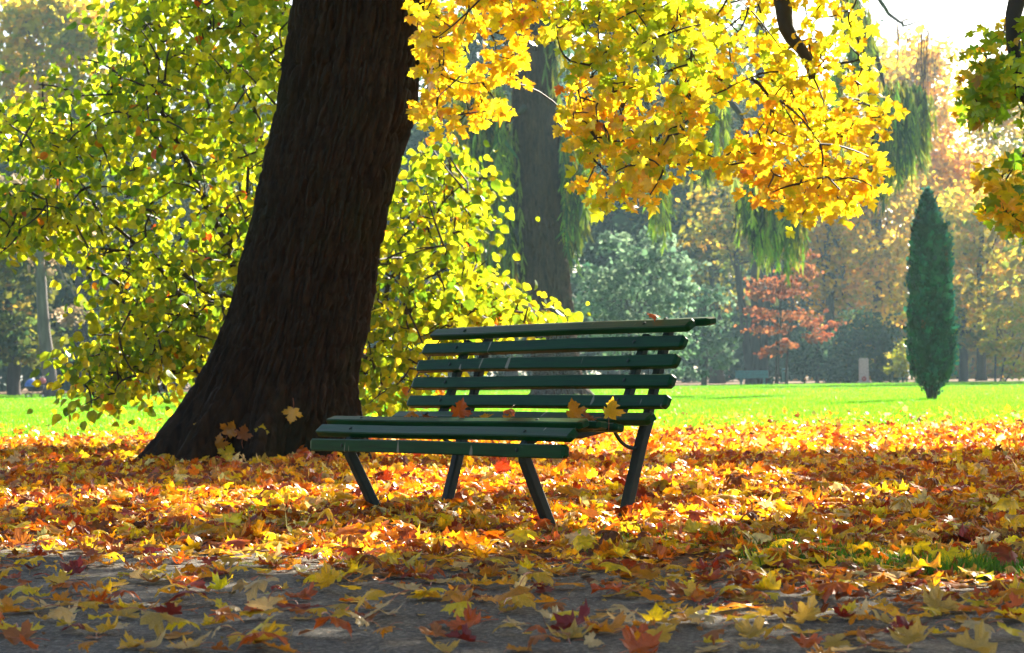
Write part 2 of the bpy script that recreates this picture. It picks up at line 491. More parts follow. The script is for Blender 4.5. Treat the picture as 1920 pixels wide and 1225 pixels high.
def slat(d, z, th, wid=.058, thick=.034, t0=-BL / 2, t1=BL / 2, rnd=.0045):
    """plank along local x. (d,z): middle of its main face; th: lean of the face from vertical (0 = upright)"""
    nrm = np.array([-math.cos(th), math.sin(th)])       # main face looks forward and, with th, upward
    tan = np.array([math.sin(th), math.cos(th)])
    h = wid / 2; c = rnd
    sec = [(-h, c), (-h + c, 0), (h - c, 0), (h, c), (h, thick - c), (h - c, thick), (-h + c, thick), (-h, thick - c)]
    sec2 = np.array([np.array([d, z]) + tan * a - nrm * b for a, b in sec])
    cen = sec2.mean(0)
    cuts = [(t0, .62), (t0 + .018, 1)] + [(t, 1) for t in np.linspace(t0 + .1, t1 - .1, 12)] + [(t1 - .018, 1), (t1, .62)]
    V = []; ph = random.random() * 9
    for t, s in cuts:
        wv = .0015 * math.sin(t * 4 + ph)
        for q in sec2:
            k = cen + (q - cen) * s + [0, wv]
            V.append((t, k[0], k[1]))
    n = 8; F = []
    for i in range(len(cuts) - 1):
        for j in range(n):
            a = i * n + j; b = i * n + (j + 1) % n
            F.append((a, b, b + n, a + n))
    F.append(tuple(range(n - 1, -1, -1))); last = (len(cuts) - 1) * n; F.append(tuple(last + j for j in range(n)))
    return Geo().add(V, F)


SEAT = [(-.044, .343, R(2)), (.004, .420, R(52)), (.072, .466, R(74)), (.175, .462, R(96)), (.275, .449, R(100)), (.440, .478, R(60))]
BACK = [(.520, .541, R(27)), (.556, .627, R(24)), (.581, .711, R(25)), (.620, .792, R(28)), (.675, .872, R(54)), (.800, .892, R(84))]
def bolts(sl, d, z, th):
    nrm = np.array([0, -math.cos(th), math.sin(th)])
    for tx in (-.66, .63):
        c = np.array([tx + random.uniform(-.004, .004), d, z]) + nrm * .0005
        a, b = c - nrm * .002, c + nrm * .004
        Geo().add(*tube([a, c + nrm * .002, b], [.009, .009, .005], 10)).build('bolt', M['iron'], sl)


for k, (d, z, th) in enumerate(SEAT):
    sl_ = slat(d, z, th + random.uniform(-.02, .02), t0=-BL / 2 + random.uniform(-.006, .006), t1=BL / 2 + random.uniform(-.006, .006)).build('seat_slat', M['paint'], bench); bolts(sl_, d, z, th)
for k, (d, z, th) in enumerate(BACK):
    sl_ = slat(d, z, th + random.uniform(-.02, .02), t0=-BL / 2 + random.uniform(-.006, .006), t1=BL / 2 + random.uniform(-.006, .006)).build('back_slat', M['paint'], bench); bolts(sl_, d, z, th)


def bar(pts, wx, wy):
    """flat bar through (t,d,z) points: wx along the bench, wy across it"""
    P = np.array(pts, dtype=float); T = unit(np.gradient(P, axis=0)); V = []
    for p, t in zip(P, T):
        sd = unit(np.cross(t, [1, 0, 0])); c = .3
        for a, b in ((-1 + c, -1), (1 - c, -1), (1, -1 + c), (1, 1 - c), (1 - c, 1), (-1 + c, 1), (-1, 1 - c), (-1, -1 + c)):
            V.append(p + np.array([1, 0, 0]) * a * wx / 2 + sd * b * wy / 2)
    n = 8; F = []
    for i in range(len(P) - 1):
        for j in range(n):
            a = i * n + j; b = i * n + (j + 1) % n; F.append((a, b, b + n, a + n))
    F.append(tuple(range(n - 1, -1, -1))); F.append(tuple((len(P) - 1) * n + j for j in range(n)))
    return Geo().add(V, F)


for sgn, tx in ((-1, -.662), (1, .626)):
    sp = Geo()
    g = bar([(tx, .00, .345), (tx, .03, .385), (tx, .09, .418), (tx, .19, .418), (tx, .30, .405), (tx, .42, .425), (tx, .50, .455), (tx, .66, .45)], .04, .048)
    g.build('seat_support', M['iron'], bench)
    fx = tx + (.035 if sgn < 0 else -.005)
    bar([(tx, .000, .365), (tx, .004, .30), (fx, .155, -.02)], .048, .045).build('leg', M['iron'], bench)
    bar([(tx, .70, .47), (tx, .655, .36), (tx + .0, .535, -.01)], .05, .045).build('leg', M['iron'], bench)
    bar([(tx, .51, .43), (tx, .58, .55), (tx, .625, .66), (tx, .70, .82)], .04, .036).build('back_support', M['iron'], bench)
    bar([(tx + .003, .68, .44), (tx + .003, .735, .60), (tx + .003, .79, .76), (tx + .003, .825, .845), (tx + .003, .80, .862)], .042, .036).build('back_support', M['iron'], bench)
    P = bez((tx, .50, .41), (tx, .54, .33), (tx, .63, .33), 8)
    Geo().add(*tube(P, .009, 6)).build('brace', M['iron'], bench)
#@@TREES
# ------------------------------------------------------------------ the big maple
def trunk_mesh(rows, nring, Yc, bark_amp, ridge, flare=None, squash=.9, steps=260, seed=0.):
    """rows: (py, left px, right px) measured on the photo; returns world vertices and faces"""
    rows = sorted(rows, key=lambda r: -r[0])
    zs, cx, rad = [], [], []
    for py, l, r in rows:
        a, b = at(l, py, Yc), at(r, py, Yc)
        zs.append((a[2] + b[2]) / 2); cx.append((a[0] + b[0]) / 2); rad.append(abs(b[0] - a[0]) / 2)
    zs, cx, rad = map(np.array, (zs, cx, rad))
    Z = np.linspace(zs[0], zs[-1], steps)
    X = np.interp(Z, zs, cx); Rr = np.interp(Z, zs, rad)
    ker = np.ones(9) / 9
    X = np.convolve(np.pad(X, 4, mode='edge'), ker, 'valid'); Rr = np.convolve(np.pad(Rr, 4, mode='edge'), ker, 'valid')
    A = np.linspace(0, 2 * np.pi, nring, endpoint=False)
    ZZ, AA = np.meshgrid(Z, A, indexing='ij')
    RR = np.repeat(Rr[:, None], nring, 1)
    if flare: RR = RR + flare(AA, ZZ - zs[0])
    # furrowed bark: wavering vertical ridges
    ux, uy = np.cos(AA), np.sin(AA)
    wv = 1.1 * (fbm(np.stack([ux * 2 + seed, uy * 2, ZZ * 1.3], -1)) - .5)
    q = np.stack([(ux + wv * .12) * ridge, (uy + wv * .12) * ridge, ZZ * ridge * .22], -1)
    n1 = 1 - np.abs(vnoise(q) - .5) * 2
    q2 = np.stack([ux * ridge * 2.3 + 9, uy * ridge * 2.3, ZZ * ridge * .6], -1)
    n2 = 1 - np.abs(vnoise(q2) - .5) * 2
    n3 = fbm(np.stack([ux * 1.5 + 3, uy * 1.5, ZZ * .8 + seed], -1))
    RR = RR + bark_amp * (-(n1 ** 4) * 1.0 - (n2 ** 4) * .5 + .5) + .10 * (n3 - .5)
    V = np.stack([X[:, None] + RR * np.cos(AA), Yc + squash * RR * np.sin(AA), ZZ], -1).reshape(-1, 3)
    i = np.arange(steps - 1)[:, None] * nring; j = np.arange(nring)[None]; k = (j + 1) % nring
    return V, np.stack([i + j, i + k, i + nring + k, i + nring + j], -1).reshape(-1, 4), (X, Z, Rr)


rows = [(-330, 628, 850), (-120, 580, 806), (0, 557, 795), (60, 548, 795), (130, 535, 783), (200, 522, 776), (240, 513, 766), (280, 505, 751), (330, 494, 736), (400, 478, 722), (500, 450, 704), (600, 424, 685),
        (650, 406, 674), (700, 386, 664), (750, 366, 660), (800, 345, 662), (840, 335, 664), (900, 328, 668)]


def mflare(A, z):
    f = np.zeros_like(A)
    for ang, amp, wd, hh in ((R(190), .50, .28, .32), (R(238), .50, .17, .42), (R(272), .40, .15, .36), (R(312), .12, .25, .26), (R(350), .22, .3, .34), (R(40), .3, .4, .3), (R(120), .3, .4, .3)):
        d = (A - ang + np.pi) % (2 * np.pi) - np.pi
        f = f + amp * np.exp(-(d / wd) ** 2) * np.exp(-np.clip(z, 0, 9) / hh)
    return f


V, F, (tX, tZ, tR) = trunk_mesh(rows, 420, TRY, .055, 18., mflare, steps=520)
mo = np.array([TRX, TRY, 0.])
maple = empty('maple_tree', mo)
tag(maple, 'big leaning maple with a thick dark furrowed trunk and golden hanging branches', 'tree')
# close the top with the stem running on
Geo().add(shift(V, mo), F).build('trunk', M['bark'], maple, smooth=True)
top = np.array([tX[-1], TRY, tZ[-1] - .1]); rtop = tR[-1]


def wob_path(P, amp, freq=1.3, seed=0.):
    P = np.asarray(P); n = len(P); t = np.linspace(0, 1, n)
    o = np.stack([fbm(np.stack([t * freq * 6 + seed, t * 0 + k * 5.1, t * 0 + seed], 1), 2) - .5 for k in range(3)], 1)
    return P + o * amp * (np.minimum(t, 1 - t * .3) * 2)[:, None]


def in_poly(x, y, poly):
    c = False; n = len(poly); j = n - 1
    for i in range(n):
        xi, yi = poly[i]; xj, yj = poly[j]
        if (yi > y) != (yj > y) and x < (xj - xi) * (y - yi) / (yj - yi + 1e-9) + xi: c = not c
        j = i
    return c


HOLES = [(1335, 240, 55, 62), (1012, 130, 36, 88), (885, 105, 30, 45), (1395, 205, 30, 40), (1150, 300, 22, 24), (1560, 30, 28, 30), (930, 30, 18, 22), (1245, 165, 26, 22), (1465, 300, 24, 26), (1590, 290, 18, 24), (1120, 40, 20, 18), (1482, 60, 16, 50), (1512, 118, 16, 34), (1575, 122, 34, 10), (1430, 170, 20, 22), (1200, 60, 18, 22), (1400, 60, 16, 20), (1210, 250, 14, 18), (960, 180, 20, 20), (1060, 190, 16, 20), (1530, 340, 16, 18), (1350, 100, 14, 26), (850, 190, 14, 20), (1285, 60, 20, 24)]


def sample_poly(poly, n, holes=()):
    xs = [p[0] for p in poly]; ys = [p[1] for p in poly]; out = []
    while len(out) < n:
        x = rng.uniform(min(xs), max(xs)); y = rng.uniform(min(ys), max(ys))
        if any(((x - a) / c) ** 2 + ((y - b) / d) ** 2 < 1 for a, b, c, d in holes): continue
        if in_poly(x, y, poly): out.append((x, y))
    return out


def twigs_from(anchors, seeds, geo, origin, r0=.0048, seg=5, down=.5):
    """joins every anchor to the nearest node already joined (nodes above preferred): a branching web of twigs"""
    nodes_ = [np.array(s, dtype=float) for s in seeds]
    A = sorted(anchors, key=lambda p: min(np.linalg.norm(p - s) for s in nodes_))
    for p in A:
        Nn = np.array(nodes_); d = np.linalg.norm(Nn - p, axis=1) + down * np.clip(p[2] - Nn[:, 2], 0, 9)
        q = Nn[int(np.argmin(d))]
        mid = (p + q) / 2 + np.array([0, 0, .05 * np.linalg.norm(p - q)]) + rng.normal(0, .03, 3)
        path = bez(q, mid, p, seg)
        geo.add(*[shift(x, origin) if k == 0 else x for k, x in enumerate(tube(path, np.linspace(r0 * 1.5, r0 * .7, seg), 4, cap=False))])
        nodes_.append(p); nodes_.append((p * .5 + q * .5) + np.array([0, 0, .01]))


def hanging(pts, per, spread, size, pal, shape=SH_LO, droop=1.0, face=(-.3, -.9, -.1), jit=.12):
    """leaf clusters at pts: blades hang from their stalks, tips outward and down"""
    pts = np.asarray(pts); n = len(pts) * per
    c = np.repeat(pts, per, 0)
    off = rng.normal(0, 1, (n, 3)) * np.array(spread)
    pos = c + off
    yd = unit(off * np.array([1, 1, .4])) * .7 + rng.normal(0, .45, (n, 3)) + np.array([0, 0, -droop])
    nm = rng.normal(0, .45, (n, 3)) + np.array(face)
    rot = frames(yd, nm)
    sz = size * np.exp(np.clip(rng.normal(0, .28, n), -.6, .42))
    col = pal if isinstance(pal, np.ndarray) else pick(pal, n, jit)
    return leaves(shape, pos, rot, sz, col, fold=rng.normal(.15, .4, n), cup=rng.normal(-.2, .4, n), twist=rng.normal(0, .25, n), edge=rng.normal(0, .25, n))


# hanging golden branches seen right of the trunk (outline traced, each spray at its own depth)
ZONES = [
    ([(790, -40), (1045, -40), (1040, 90), (1010, 170), (960, 215), (880, 235), (810, 242), (785, 190), (798, 130)], 105, PAL_GOLD, 13.6),
    ([(1040, -40), (1330, -40), (1345, 110), (1290, 180), (1180, 165), (1080, 150), (1035, 60)], 80, PAL_LIME, 12.6),
    ([(1060, 140), (1250, 140), (1270, 210), (1180, 262), (1090, 245), (1050, 205)], 30, PAL_ORNG + PAL_GOLD, 13.0),
    ([(1090, 240), (1260, 240), (1262, 300), (1232, 345), (1215, 400), (1160, 395), (1090, 375), (1082, 330)], 42, PAL_LIME + PAL_GOLD, 12.4),
    ([(1330, -40), (1620, -40), (1605, 70), (1640, 150), (1655, 220), (1560, 260), (1440, 240), (1370, 200), (1310, 150)], 100, PAL_GOLD + PAL_LIME, 13.8),
    ([(1270, 170), (1350, 190), (1385, 250), (1370, 310), (1300, 300), (1262, 240)], 22, PAL_LIME + PAL_GOLD, 12.8),
    ([(1400, 240), (1650, 220), (1648, 300), (1632, 385), (1560, 412), (1500, 408), (1470, 345), (1410, 330)], 68, PAL_GOLD * 2 + PAL_ORNG[1:2], 13.4),
    ([(1395, 290), (1460, 290), (1460, 380), (1430, 385), (1400, 340)], 10, PAL_ORNG, 13.2),
]
crown = Geo(); twg = Geo()
limbA = [at(1440, -120, 13.6), at(1468, 10, 13.5), at(1490, 80, 13.45), at(1527, 150, 13.4)]
limb_seeds = [at(1468, 10, 13.5), at(1490, 80, 13.45), at(1527, 150, 13.4), at(1620, 112, 13.5), at(1445, 195, 13.3), at(1330, -30, 12.9), at(1180, -40, 13.0), at(1040, -30, 13.6), at(860, -30, 13.7), at(800, 88, 13.9)]
allp = []
for poly, n, pal, Y in ZONES:
    pts = [at(x, y, Y + rng.normal(0, .45)) for x, y in sample_poly(poly, int(n * 1.0), HOLES)]
    allp += pts
    V, F, C = hanging(pts, 8, (.054, .09, .040), .054, pal)
    crown.add(shift(V, mo), F, C)
twigs_from(allp, limb_seeds, twg, mo)
# crown above the frame: its shade falls on bench and path. Leaves sit up-sun of the ground they shade.
k1 = 1 / math.tan(SUN_EL); OFF = np.array([math.sin(SUN_AZ), math.cos(SUN_AZ)]) * k1
GAPS = [(-.5, 8.25, .95, .42), (1.6, 10.9, .8, .8), (.1, 12.4, .9, .8), (1.0, 13.3, .9, .9), (-.5, 13.6, .8, .8), (-3.3, 14.6, .6, .4), (-1.9, 8.4, .55, .38), (1.25, 6.6, .65, .32), (-1.2, 11.2, .4, .35), (-1.0, 6.7, .5, .3), (.9, 9.2, .3, .2), (-1.1, 7.6, .55, .26), (.35, 7.3, .6, .24), (.55, 5.9, .5, .26), (-.6, 5.7, .45, .24), (1.5, 7.5, .5, .25)]


def canopy_points(n, x0, x1, y0, y1, zlo, zhi):
    out = []
    while len(out) < n:
        gx = rng.uniform(x0, x1); gy = rng.uniform(y0, y1)
        lim = 16.0 + .9 * (fbm(np.array([[gx * .9, 2.2, .3]]))[0] - .5)
        if gy > lim: continue
        if -3.3 < gx < 1.7 and 8.4 < gy < 12.5 and rng.random() < .95: continue
        if any(((gx - a) / c) ** 2 + ((gy - b) / d) ** 2 < 1 for a, b, c, d in GAPS): continue
        z = rng.uniform(zlo, zhi)
        p = np.array([gx + OFF[0] * z, gy + OFF[1] * z, z])
        if p[2] < CAMH + (HZ + 60) / FPX * p[1] + .5: continue
        out.append(p)
    return np.array(out)


cp = canopy_points(4300, -5.5, 5.5, 1.0, 17.0, 4.6, 7.6)
own = cp[:, 0] < 4.2
V, F, C = hanging(cp[own], 11, (.16, .16, .09), .135, PAL_GOLD, face=(-.2, -.4, .8), droop=.4)
crown.add(shift(V, mo), F, C)
crown.build('crown', M['leaf_hang'], maple)
# limbs
stem_top = np.array([.2, TRY + .3, 5.0])


def limb(parent, origin, P, r0, r1, mat, n=10, amp=.25, seed=0., name='limb', segs=26):
    P = np.asarray(P)
    t = np.linspace(0, 1, len(P)); tt = np.linspace(0, 1, segs)
    Q = np.stack([np.interp(tt, t, P[:, k]) for k in range(3)], 1)
    for _ in range(3): Q[1:-1] = (Q[:-2] + Q[2:] + 2 * Q[1:-1]) / 4
    Q = wob_path(Q, amp, seed=seed)
    g = Geo().add(*[shift(x, origin) if k == 0 else x for k, x in enumerate(tube(Q, np.linspace(r0, r1, segs) , n))])
    o = g.build(name, mat, parent, smooth=True)
    return o, Q


limb(maple, mo, [top, top + np.array([.25, .2, 1.3]), stem_top + np.array([.5, 1.2, 2.0])], rtop * .95, .16, M['bark'], 16, .1, 1.)
limb(maple, mo, [top + [.1, 0, .4], [.9, 15.6, 4.5], [1.5, 14.2, 3.6], limbA[0], limbA[1], limbA[2], limbA[3]], .12, .022, M['twig'], 10, .05, 2.)
limb(maple, mo, [at(1524, 138, 13.4), at(1560, 122, 13.45), at(1622, 112, 13.5)], .013, .006, M['twig'], 6, .02, 3.)
limb(maple, mo, [at(1410, 148, 13.2), at(1432, 165, 13.25), at(1445, 195, 13.3)], .013, .008, M['twig'], 6, .02, 4.)
limb(maple, mo, [at(1445, 195, 13.3), at(1475, 188, 13.3), at(1490, 165, 13.35)], .007, .005, M['twig'], 6, .02, 4.)
limb(maple, mo, [top + [.2, -.3, .5], [-.2, 14.8, 4.4], [-.1, 13.9, 3.5], at(1040, -20, 13.6)], .10, .012, M['twig'], 8, .1, 5.)
limb(maple, mo, [[-.2, 14.8, 4.4], [.6, 13.6, 3.6], at(1330, -30, 12.9)], .06, .010, M['twig'], 8, .1, 6.)
limb(maple, mo, [top + [.2, -.2, .2], [-.9, 14.6, 3.7], at(860, -20, 13.7)], .08, .012, M['twig'], 8, .1, 7.)
limb(maple, mo, [at(790, 92, 14.6), at(812, 78, 14.2), at(835, 50, 13.9)], .012, .006, M['twig'], 6, .02, 8.)
for k, (x, y, z) in enumerate([(2, 14, 6.2), (4, 16, 6.5), (3, 19, 6.8), (0, 20, 6.6), (1, 12, 5.5), (3.5, 13, 6.5)]):
    limb(maple, mo, [stem_top, (stem_top + np.array([x, y, z])) / 2 + [0, 0, .5], [x, y, z]], .14, .02, M['bark'], 8, .5, 10. + k)
twg.build('twig_sprays', M['twig'], maple)

# ------------------------------------------------------------------ second maple, right: its stem stands outside the frame
m2 = np.array([6.3, 18.2, 0.]); maple2 = empty('maple_tree', m2)
tag(maple2, 'maple at the right edge of the photo, only its green and yellow hanging sprays seen', 'tree')
P = np.array([[6.3, 18.2, -.05], [6.35, 18.2, 2], [6.5, 18.2, 4.5], [6.6, 18.4, 7.2]])
limb(maple2, m2, P, .42, .2, M['bark'], 20, .15, 21., name='trunk', segs=40)
cr2 = Geo(); tw2 = Geo()
V, F, C = hanging(cp[~own], 11, (.16, .16, .09), .135, PAL_GOLD + PAL_ORNG, face=(-.2, -.4, .8), droop=.4)
cr2.add(shift(V, m2), F, C)
Z2 = [([(1835, 70), (1890, 30), (1960, 30), (1960, 200), (1890, 190), (1825, 230), (1815, 120)], 27, PAL_GREEN, 11.5),
      ([(1815, 120), (1900, 150), (1960, 150), (1960, 260), (1900, 190), (1840, 250), (1812, 245)], 15, PAL_GREEN, 11.6),
      ([(1850, 315), (1900, 300), (1960, 290), (1960, 410), (1915, 425), (1860, 395), (1840, 345)], 26, PAL_GREEN + PAL_GOLD[:2], 11.4)]
al2 = []
for poly, n, pal, Y in Z2:
    pts = [at(x, y, Y + rng.normal(0, .25)) for x, y in sample_poly(poly, n)]; al2 += pts
    V, F, C = hanging(pts, 9, (.045, .07, .036), .052, pal); cr2.add(shift(V, m2), F, C)
limb(maple2, m2, [[6.5, 18.2, 4.5], [5.2, 15, 4.6], at(1990, -80, 11.6), at(1900, -10, 11.5), at(1903, 180, 11.5), at(1960, 210, 11.5)], .11, .006, M['twig'], 8, .04, 22.)
limb(maple2, m2, [at(1990, -60, 11.6), at(1985, 250, 11.5), at(1925, 290, 11.45), at(1880, 330, 11.4), at(1850, 395, 11.4)], .014, .004, M['twig'], 6, .03, 23.)
twigs_from(al2, [at(1903, 60, 11.5), at(1903, 180, 11.5), at(1925, 290, 11.45), at(1880, 330, 11.4), at(1840, 225, 11.5)], tw2, m2, r0=.003)
for k, (x, y, z) in enumerate([(4.5, 16, 6.2), (8, 15, 6.6), (7.5, 21, 6.6), (5, 22, 6.8)]):
    limb(maple2, m2, [[6.55, 18.3, 6.0], [(6.5 + x) / 2, (18.2 + y) / 2, 6.8], [x, y, z]], .12, .02, M['bark'], 8, .4, 30. + k)
tw2.build('twig_sprays', M['twig'], maple2)
cr2.build('crown', M['leaf_hang'], maple2)

# ------------------------------------------------------------------ round-leaved bush tree behind the maple trunk
lo = at(560, 800, 20.5); lo[2] = 0
lind = empty('linden_tree', lo)
tag(lind, 'low bushy tree of round yellow-green leaves spreading behind the big trunk', 'tree')
LZ = [
    ([(0, 190), (60, 170), (130, 230), (190, 210), (230, 60), (300, -40), (555, -40), (540, 200), (500, 420), (400, 700), (300, 680), (250, 610), (180, 560), (140, 460), (30, 455), (0, 400)], 330),
    ([(210, 560), (400, 560), (400, 690), (310, 760), (270, 700), (220, 765), (140, 775), (160, 700), (140, 680), (175, 600)], 95),
    ([(-40, 350), (90, 340), (130, 470), (-40, 480)], 40),
    ([(-40, 200), (40, 210), (60, 260), (-40, 300)], 12),
    ([(190, -40), (560, -40), (540, 120), (330, 150), (230, 120)], 60),
    ([(60, 150), (230, 60), (300, 200), (130, 330), (60, 250)], 30),
    ([(660, 420), (760, 270), (830, 280), (900, 320), (880, 420), (900, 470), (940, 520), (1020, 590), (960, 610), (800, 640), (770, 790), (680, 780), (660, 700)], 185),
    ([(800, 330), (940, 320), (930, 420), (840, 440)], 12),
    ([(760, 560), (980, 560), (1050, 600), (900, 625), (760, 720)], 45),
    ([(900, 545), (990, 560), (1055, 598), (960, 612), (880, 600)], 16),
    ([(420, 100), (700, 100), (650, 700), (420, 700)], 90),
]
lg = Geo(); lp = []
for poly, n in LZ:
    for x, y in sample_poly(poly, int(n * 1.42), [(90, 560, 60, 70), (250, 640, 26, 22), (180, 600, 24, 18), (330, 700, 24, 30), (60, 330, 22, 20), (300, 330, 22, 18), (220, 430, 24, 16), (420, 90, 26, 30), (340, 60, 22, 26), (480, 200, 18, 22), (770, 520, 22, 18), (820, 440, 20, 20), (720, 640, 18, 22), (380, 480, 18, 14)]):
        cxd = abs(x - 560) / 560
        lp.append(at(x, y, 20.3 + rng.normal(0, .9) * (1 - .4 * cxd)))
lp = np.array(lp)
npl = 11
V, F, C = hanging(lp, npl, (.17, .2, .062), .072, PAL_ROUND, shape=SH_RD, droop=.75, face=(-.25, -.75, .25))
lg.add(shift(V, lo), F, C)
# upper part above the frame
up = np.stack([rng.normal(-2.6, 1.5, 45), rng.normal(20.8, 1.0, 45), rng.uniform(4.7, 6.0, 45)], 1)
V, F, C = hanging(up, npl, (.2, .2, .1), .12, PAL_ROUND, shape=SH_RD, droop=.75, face=(-.25, -.75, .25)); lg.add(shift(V, lo), F, C)
lg.build('crown', M['leaf_round'], lind)
seeds = []
for k, tgt in enumerate([(250, 60, 20.3), (330, 220, 19.8), (130, 330, 20.2), (200, 470, 20.0), (60, 420, 20.6), (250, 690, 19.9), (470, 40, 20.6), (440, 260, 19.7), (720, 330, 20.4), (850, 380, 20.3), (930, 560, 20.2), (760, 500, 20.1), (180, 740, 20.0), (400, 560, 19.6), (740, 700, 20.)]):
    e = at(*tgt); b = lo + np.array([rng.normal(0, .12), rng.normal(0, .12), 0.])
    drop = tgt[1] > 440
    mid = b * .45 + e * .55 + np.array([0, 0, .9 if drop else .1]); mid[2] = max(mid[2], .9)
    P = bez(b, mid, e, 30); P = wob_path(P, .18, seed=40. + k)
    g = Geo().add(*[shift(q, lo) if i == 0 else q for i, q in enumerate(tube(P, np.linspace(.055, .007, 30), 7))])
    g.build('stem', M['twig'], lind, smooth=True)
    seeds += [P[i] for i in range(10, 30, 3)]
tg = Geo(); twigs_from(list(lp), seeds, tg, lo, r0=.0075, down=.2); tg.build('twig_sprays', M['twig'], lind)
#@@LITTER
# ------------------------------------------------------------------ fallen leaves: the carpet
def litter_density(x, y):
    s = path_side(x, y)
    d = np.where(s > 0, np.clip(.6 + s / .5, 0, 1), .6 * np.exp(np.minimum(s, 0) / .6) + .09)
    d = d * np.where((x > .35) & (s > .02) & (s < .55), .62, 1)
    f = np.clip((25.5 - y) / 2.5, 0, 1)
    lawn_scatter = .035 * np.clip((36 - y) / 12, 0, 1)
    n = fbm(np.stack([x * 1.1, y * .8, x * 0], -1))
    patch = np.clip(.55 + 1.6 * (n - .35), .25, 1.25)
    left_fade = np.where((x < -4.0) & (y > 21), .5, 1)
    return np.maximum(d * f * patch * left_fade, lawn_scatter * (y > 23))


n_try = 236000
x = rng.uniform(-1, 1, n_try); y = np.sqrt(rng.uniform(5.6 ** 2, 36 ** 2, n_try)); x = x * (y * .262 + 1.2)
dens = litter_density(x, y)
# keep off the trunk
keep = (rng.random(n_try) < dens) & (np.hypot((x - TRX) / .68, (y - TRY) / .55) > 1)
x, y = x[keep], y[keep]
n = len(x)
s_ = path_side(x, y)
tilt = np.abs(rng.normal(0, .46, n)) * np.where(y < 12.6, .72, 1.); tilt = np.where(s_ < 0, tilt * .4, tilt); tilt = np.clip(tilt, 0, np.where(s_ < 1.5, .75, 1.3))
rest = .010 + mound(x, y) + np.where(s_ > .1, rng.uniform(0, .028, n) * np.clip(s_ / 3.5, .2, 1), rng.uniform(0, .006, n))
far = y > 15
LIT = Geo()
for sel, shp in ((~far, SH_HI), (far, SH_LO)):
    k = int(sel.sum())
    pos = np.stack([x[sel], y[sel], rest[sel]], 1)
    V, F, C = leaves(shp, pos, rand_rot(k, tilt[sel]), .055 * np.exp(np.clip(rng.normal(0, .30, k), -.6, .5)), pick(PAL_LITTER, k, .16), fold=rng.normal(.05, .32, k), cup=rng.normal(.08, .38, k), wave=np.abs(rng.normal(0, .16, k)), twist=rng.normal(0, .35, k), rest=rest[sel], edge=rng.normal(0, .4, k))
    LIT.add(V, F, C)
# loose stalks and crushed bits among the leaves
n = 2600
x = rng.uniform(-1, 1, n); y = np.sqrt(rng.uniform(5.2 ** 2, 13.5 ** 2, n)); x = x * (y * .245 + .4); s_ = path_side(x, y)
kp = rng.random(n) < np.where(s_ > 0, 1, .12 + .8 * np.exp(np.minimum(s_, 0) / .6)); x, y, s_ = x[kp], y[kp], s_[kp]
for a, b, s0 in zip(x, y, s_):
    th = rng.random() * 6.28; l = rng.uniform(.03, .07); z0 = .012 + mound(a, b) + (.02 if s0 > .2 else 0) * rng.random() * 1.5; up_ = rng.uniform(.0, .03)
    P = bez((a, b, z0), (a + l * .5 * math.cos(th), b + l * .5 * math.sin(th), z0 + up_ * 1.4), (a + l * math.cos(th + .4), b + l * math.sin(th + .4), z0 + up_ * rng.random()), 4)
    V, F = tube(P, np.full(4, .0009), 3, cap=False); LIT.add(V, F, [(.42, .12, .04), (.5, .3, .08), (.25, .06, .02)][rng.integers(3)])
n = 5200
x = rng.uniform(-1, 1, n); y = np.sqrt(rng.uniform(5.2 ** 2, 11.5 ** 2, n)); x = x * (y * .245 + .4); s_ = path_side(x, y)
kp = rng.random(n) < np.where(s_ > 0, .6, .25 + .75 * np.exp(np.minimum(s_, 0) / .8)); x, y = x[kp], y[kp]; k = len(x)
V, F, C = leaves(SH_BG, np.stack([x, y, x * 0], 1), rand_rot(k, np.abs(rng.normal(0, .3, k))), .014 * np.exp(rng.normal(0, .5, k)), pick([(.30, .12, .03, 3), (.45, .26, .06, 2), (.14, .06, .02, 2), (.55, .33, .03, 1)], k, .2), fold=rng.normal(0, .4, k), rest=np.full(k, .009), cup=rng.normal(0, .4, k))
LIT.add(V, F, C)
lit = LIT.build('leaf_litter', M['leaf_litter'])
tag(lit, 'thick carpet of fallen orange and yellow maple leaves under the trees', 'fallen leaves', kind='stuff')

# single fallen leaves: the near ones on the path, those on the bench and on the trunk
KINDS_ = [('golden yellow', (.72, .40, .02)), ('bright yellow', (.74, .52, .015)), ('orange', (.62, .24, .012)), ('rusty brown', (.38, .12, .02)), ('dark red', (.20, .018, .008)), ('pale tan', (.62, .42, .17)), ('red orange', (.52, .10, .01)), ('ochre', (.55, .33, .05))]
FORMS = [('lying flat', .05, .10, .05, .08), ('with curled edges', .08, .45, .15, .20), ('folded along its middle', .6, .05, .3, .1), ('bent and humped', -.3, -.32, .25, .14)]
LM = {}
for cname, c in KINDS_:
    for fname, fo, cu, tw, wv in FORMS:
        one = np.ones(1)
        V, F, C = leaves(SH_HI, np.zeros((1, 3)), np.eye(3)[None], one, np.array([c]), fold=one * fo, cup=one * cu, twist=one * tw, wave=one * wv, edge=one * rng.choice([-.5, .3, .5]))
        g = Geo().add(V, F, C); me = g.mesh('fallen_leaf', M['leaf_litter'])
        P = bez((0, 0, V[0, 2]), (.02, -.35, V[0, 2] + .18), (.18, -.72, V[0, 2] + .02), 7)
        st = Geo().add(*tube(P, np.linspace(.014, .018, 7), 4)).mesh('stalk', M['stalk'])
        LM[cname, fname] = (me, st, V)


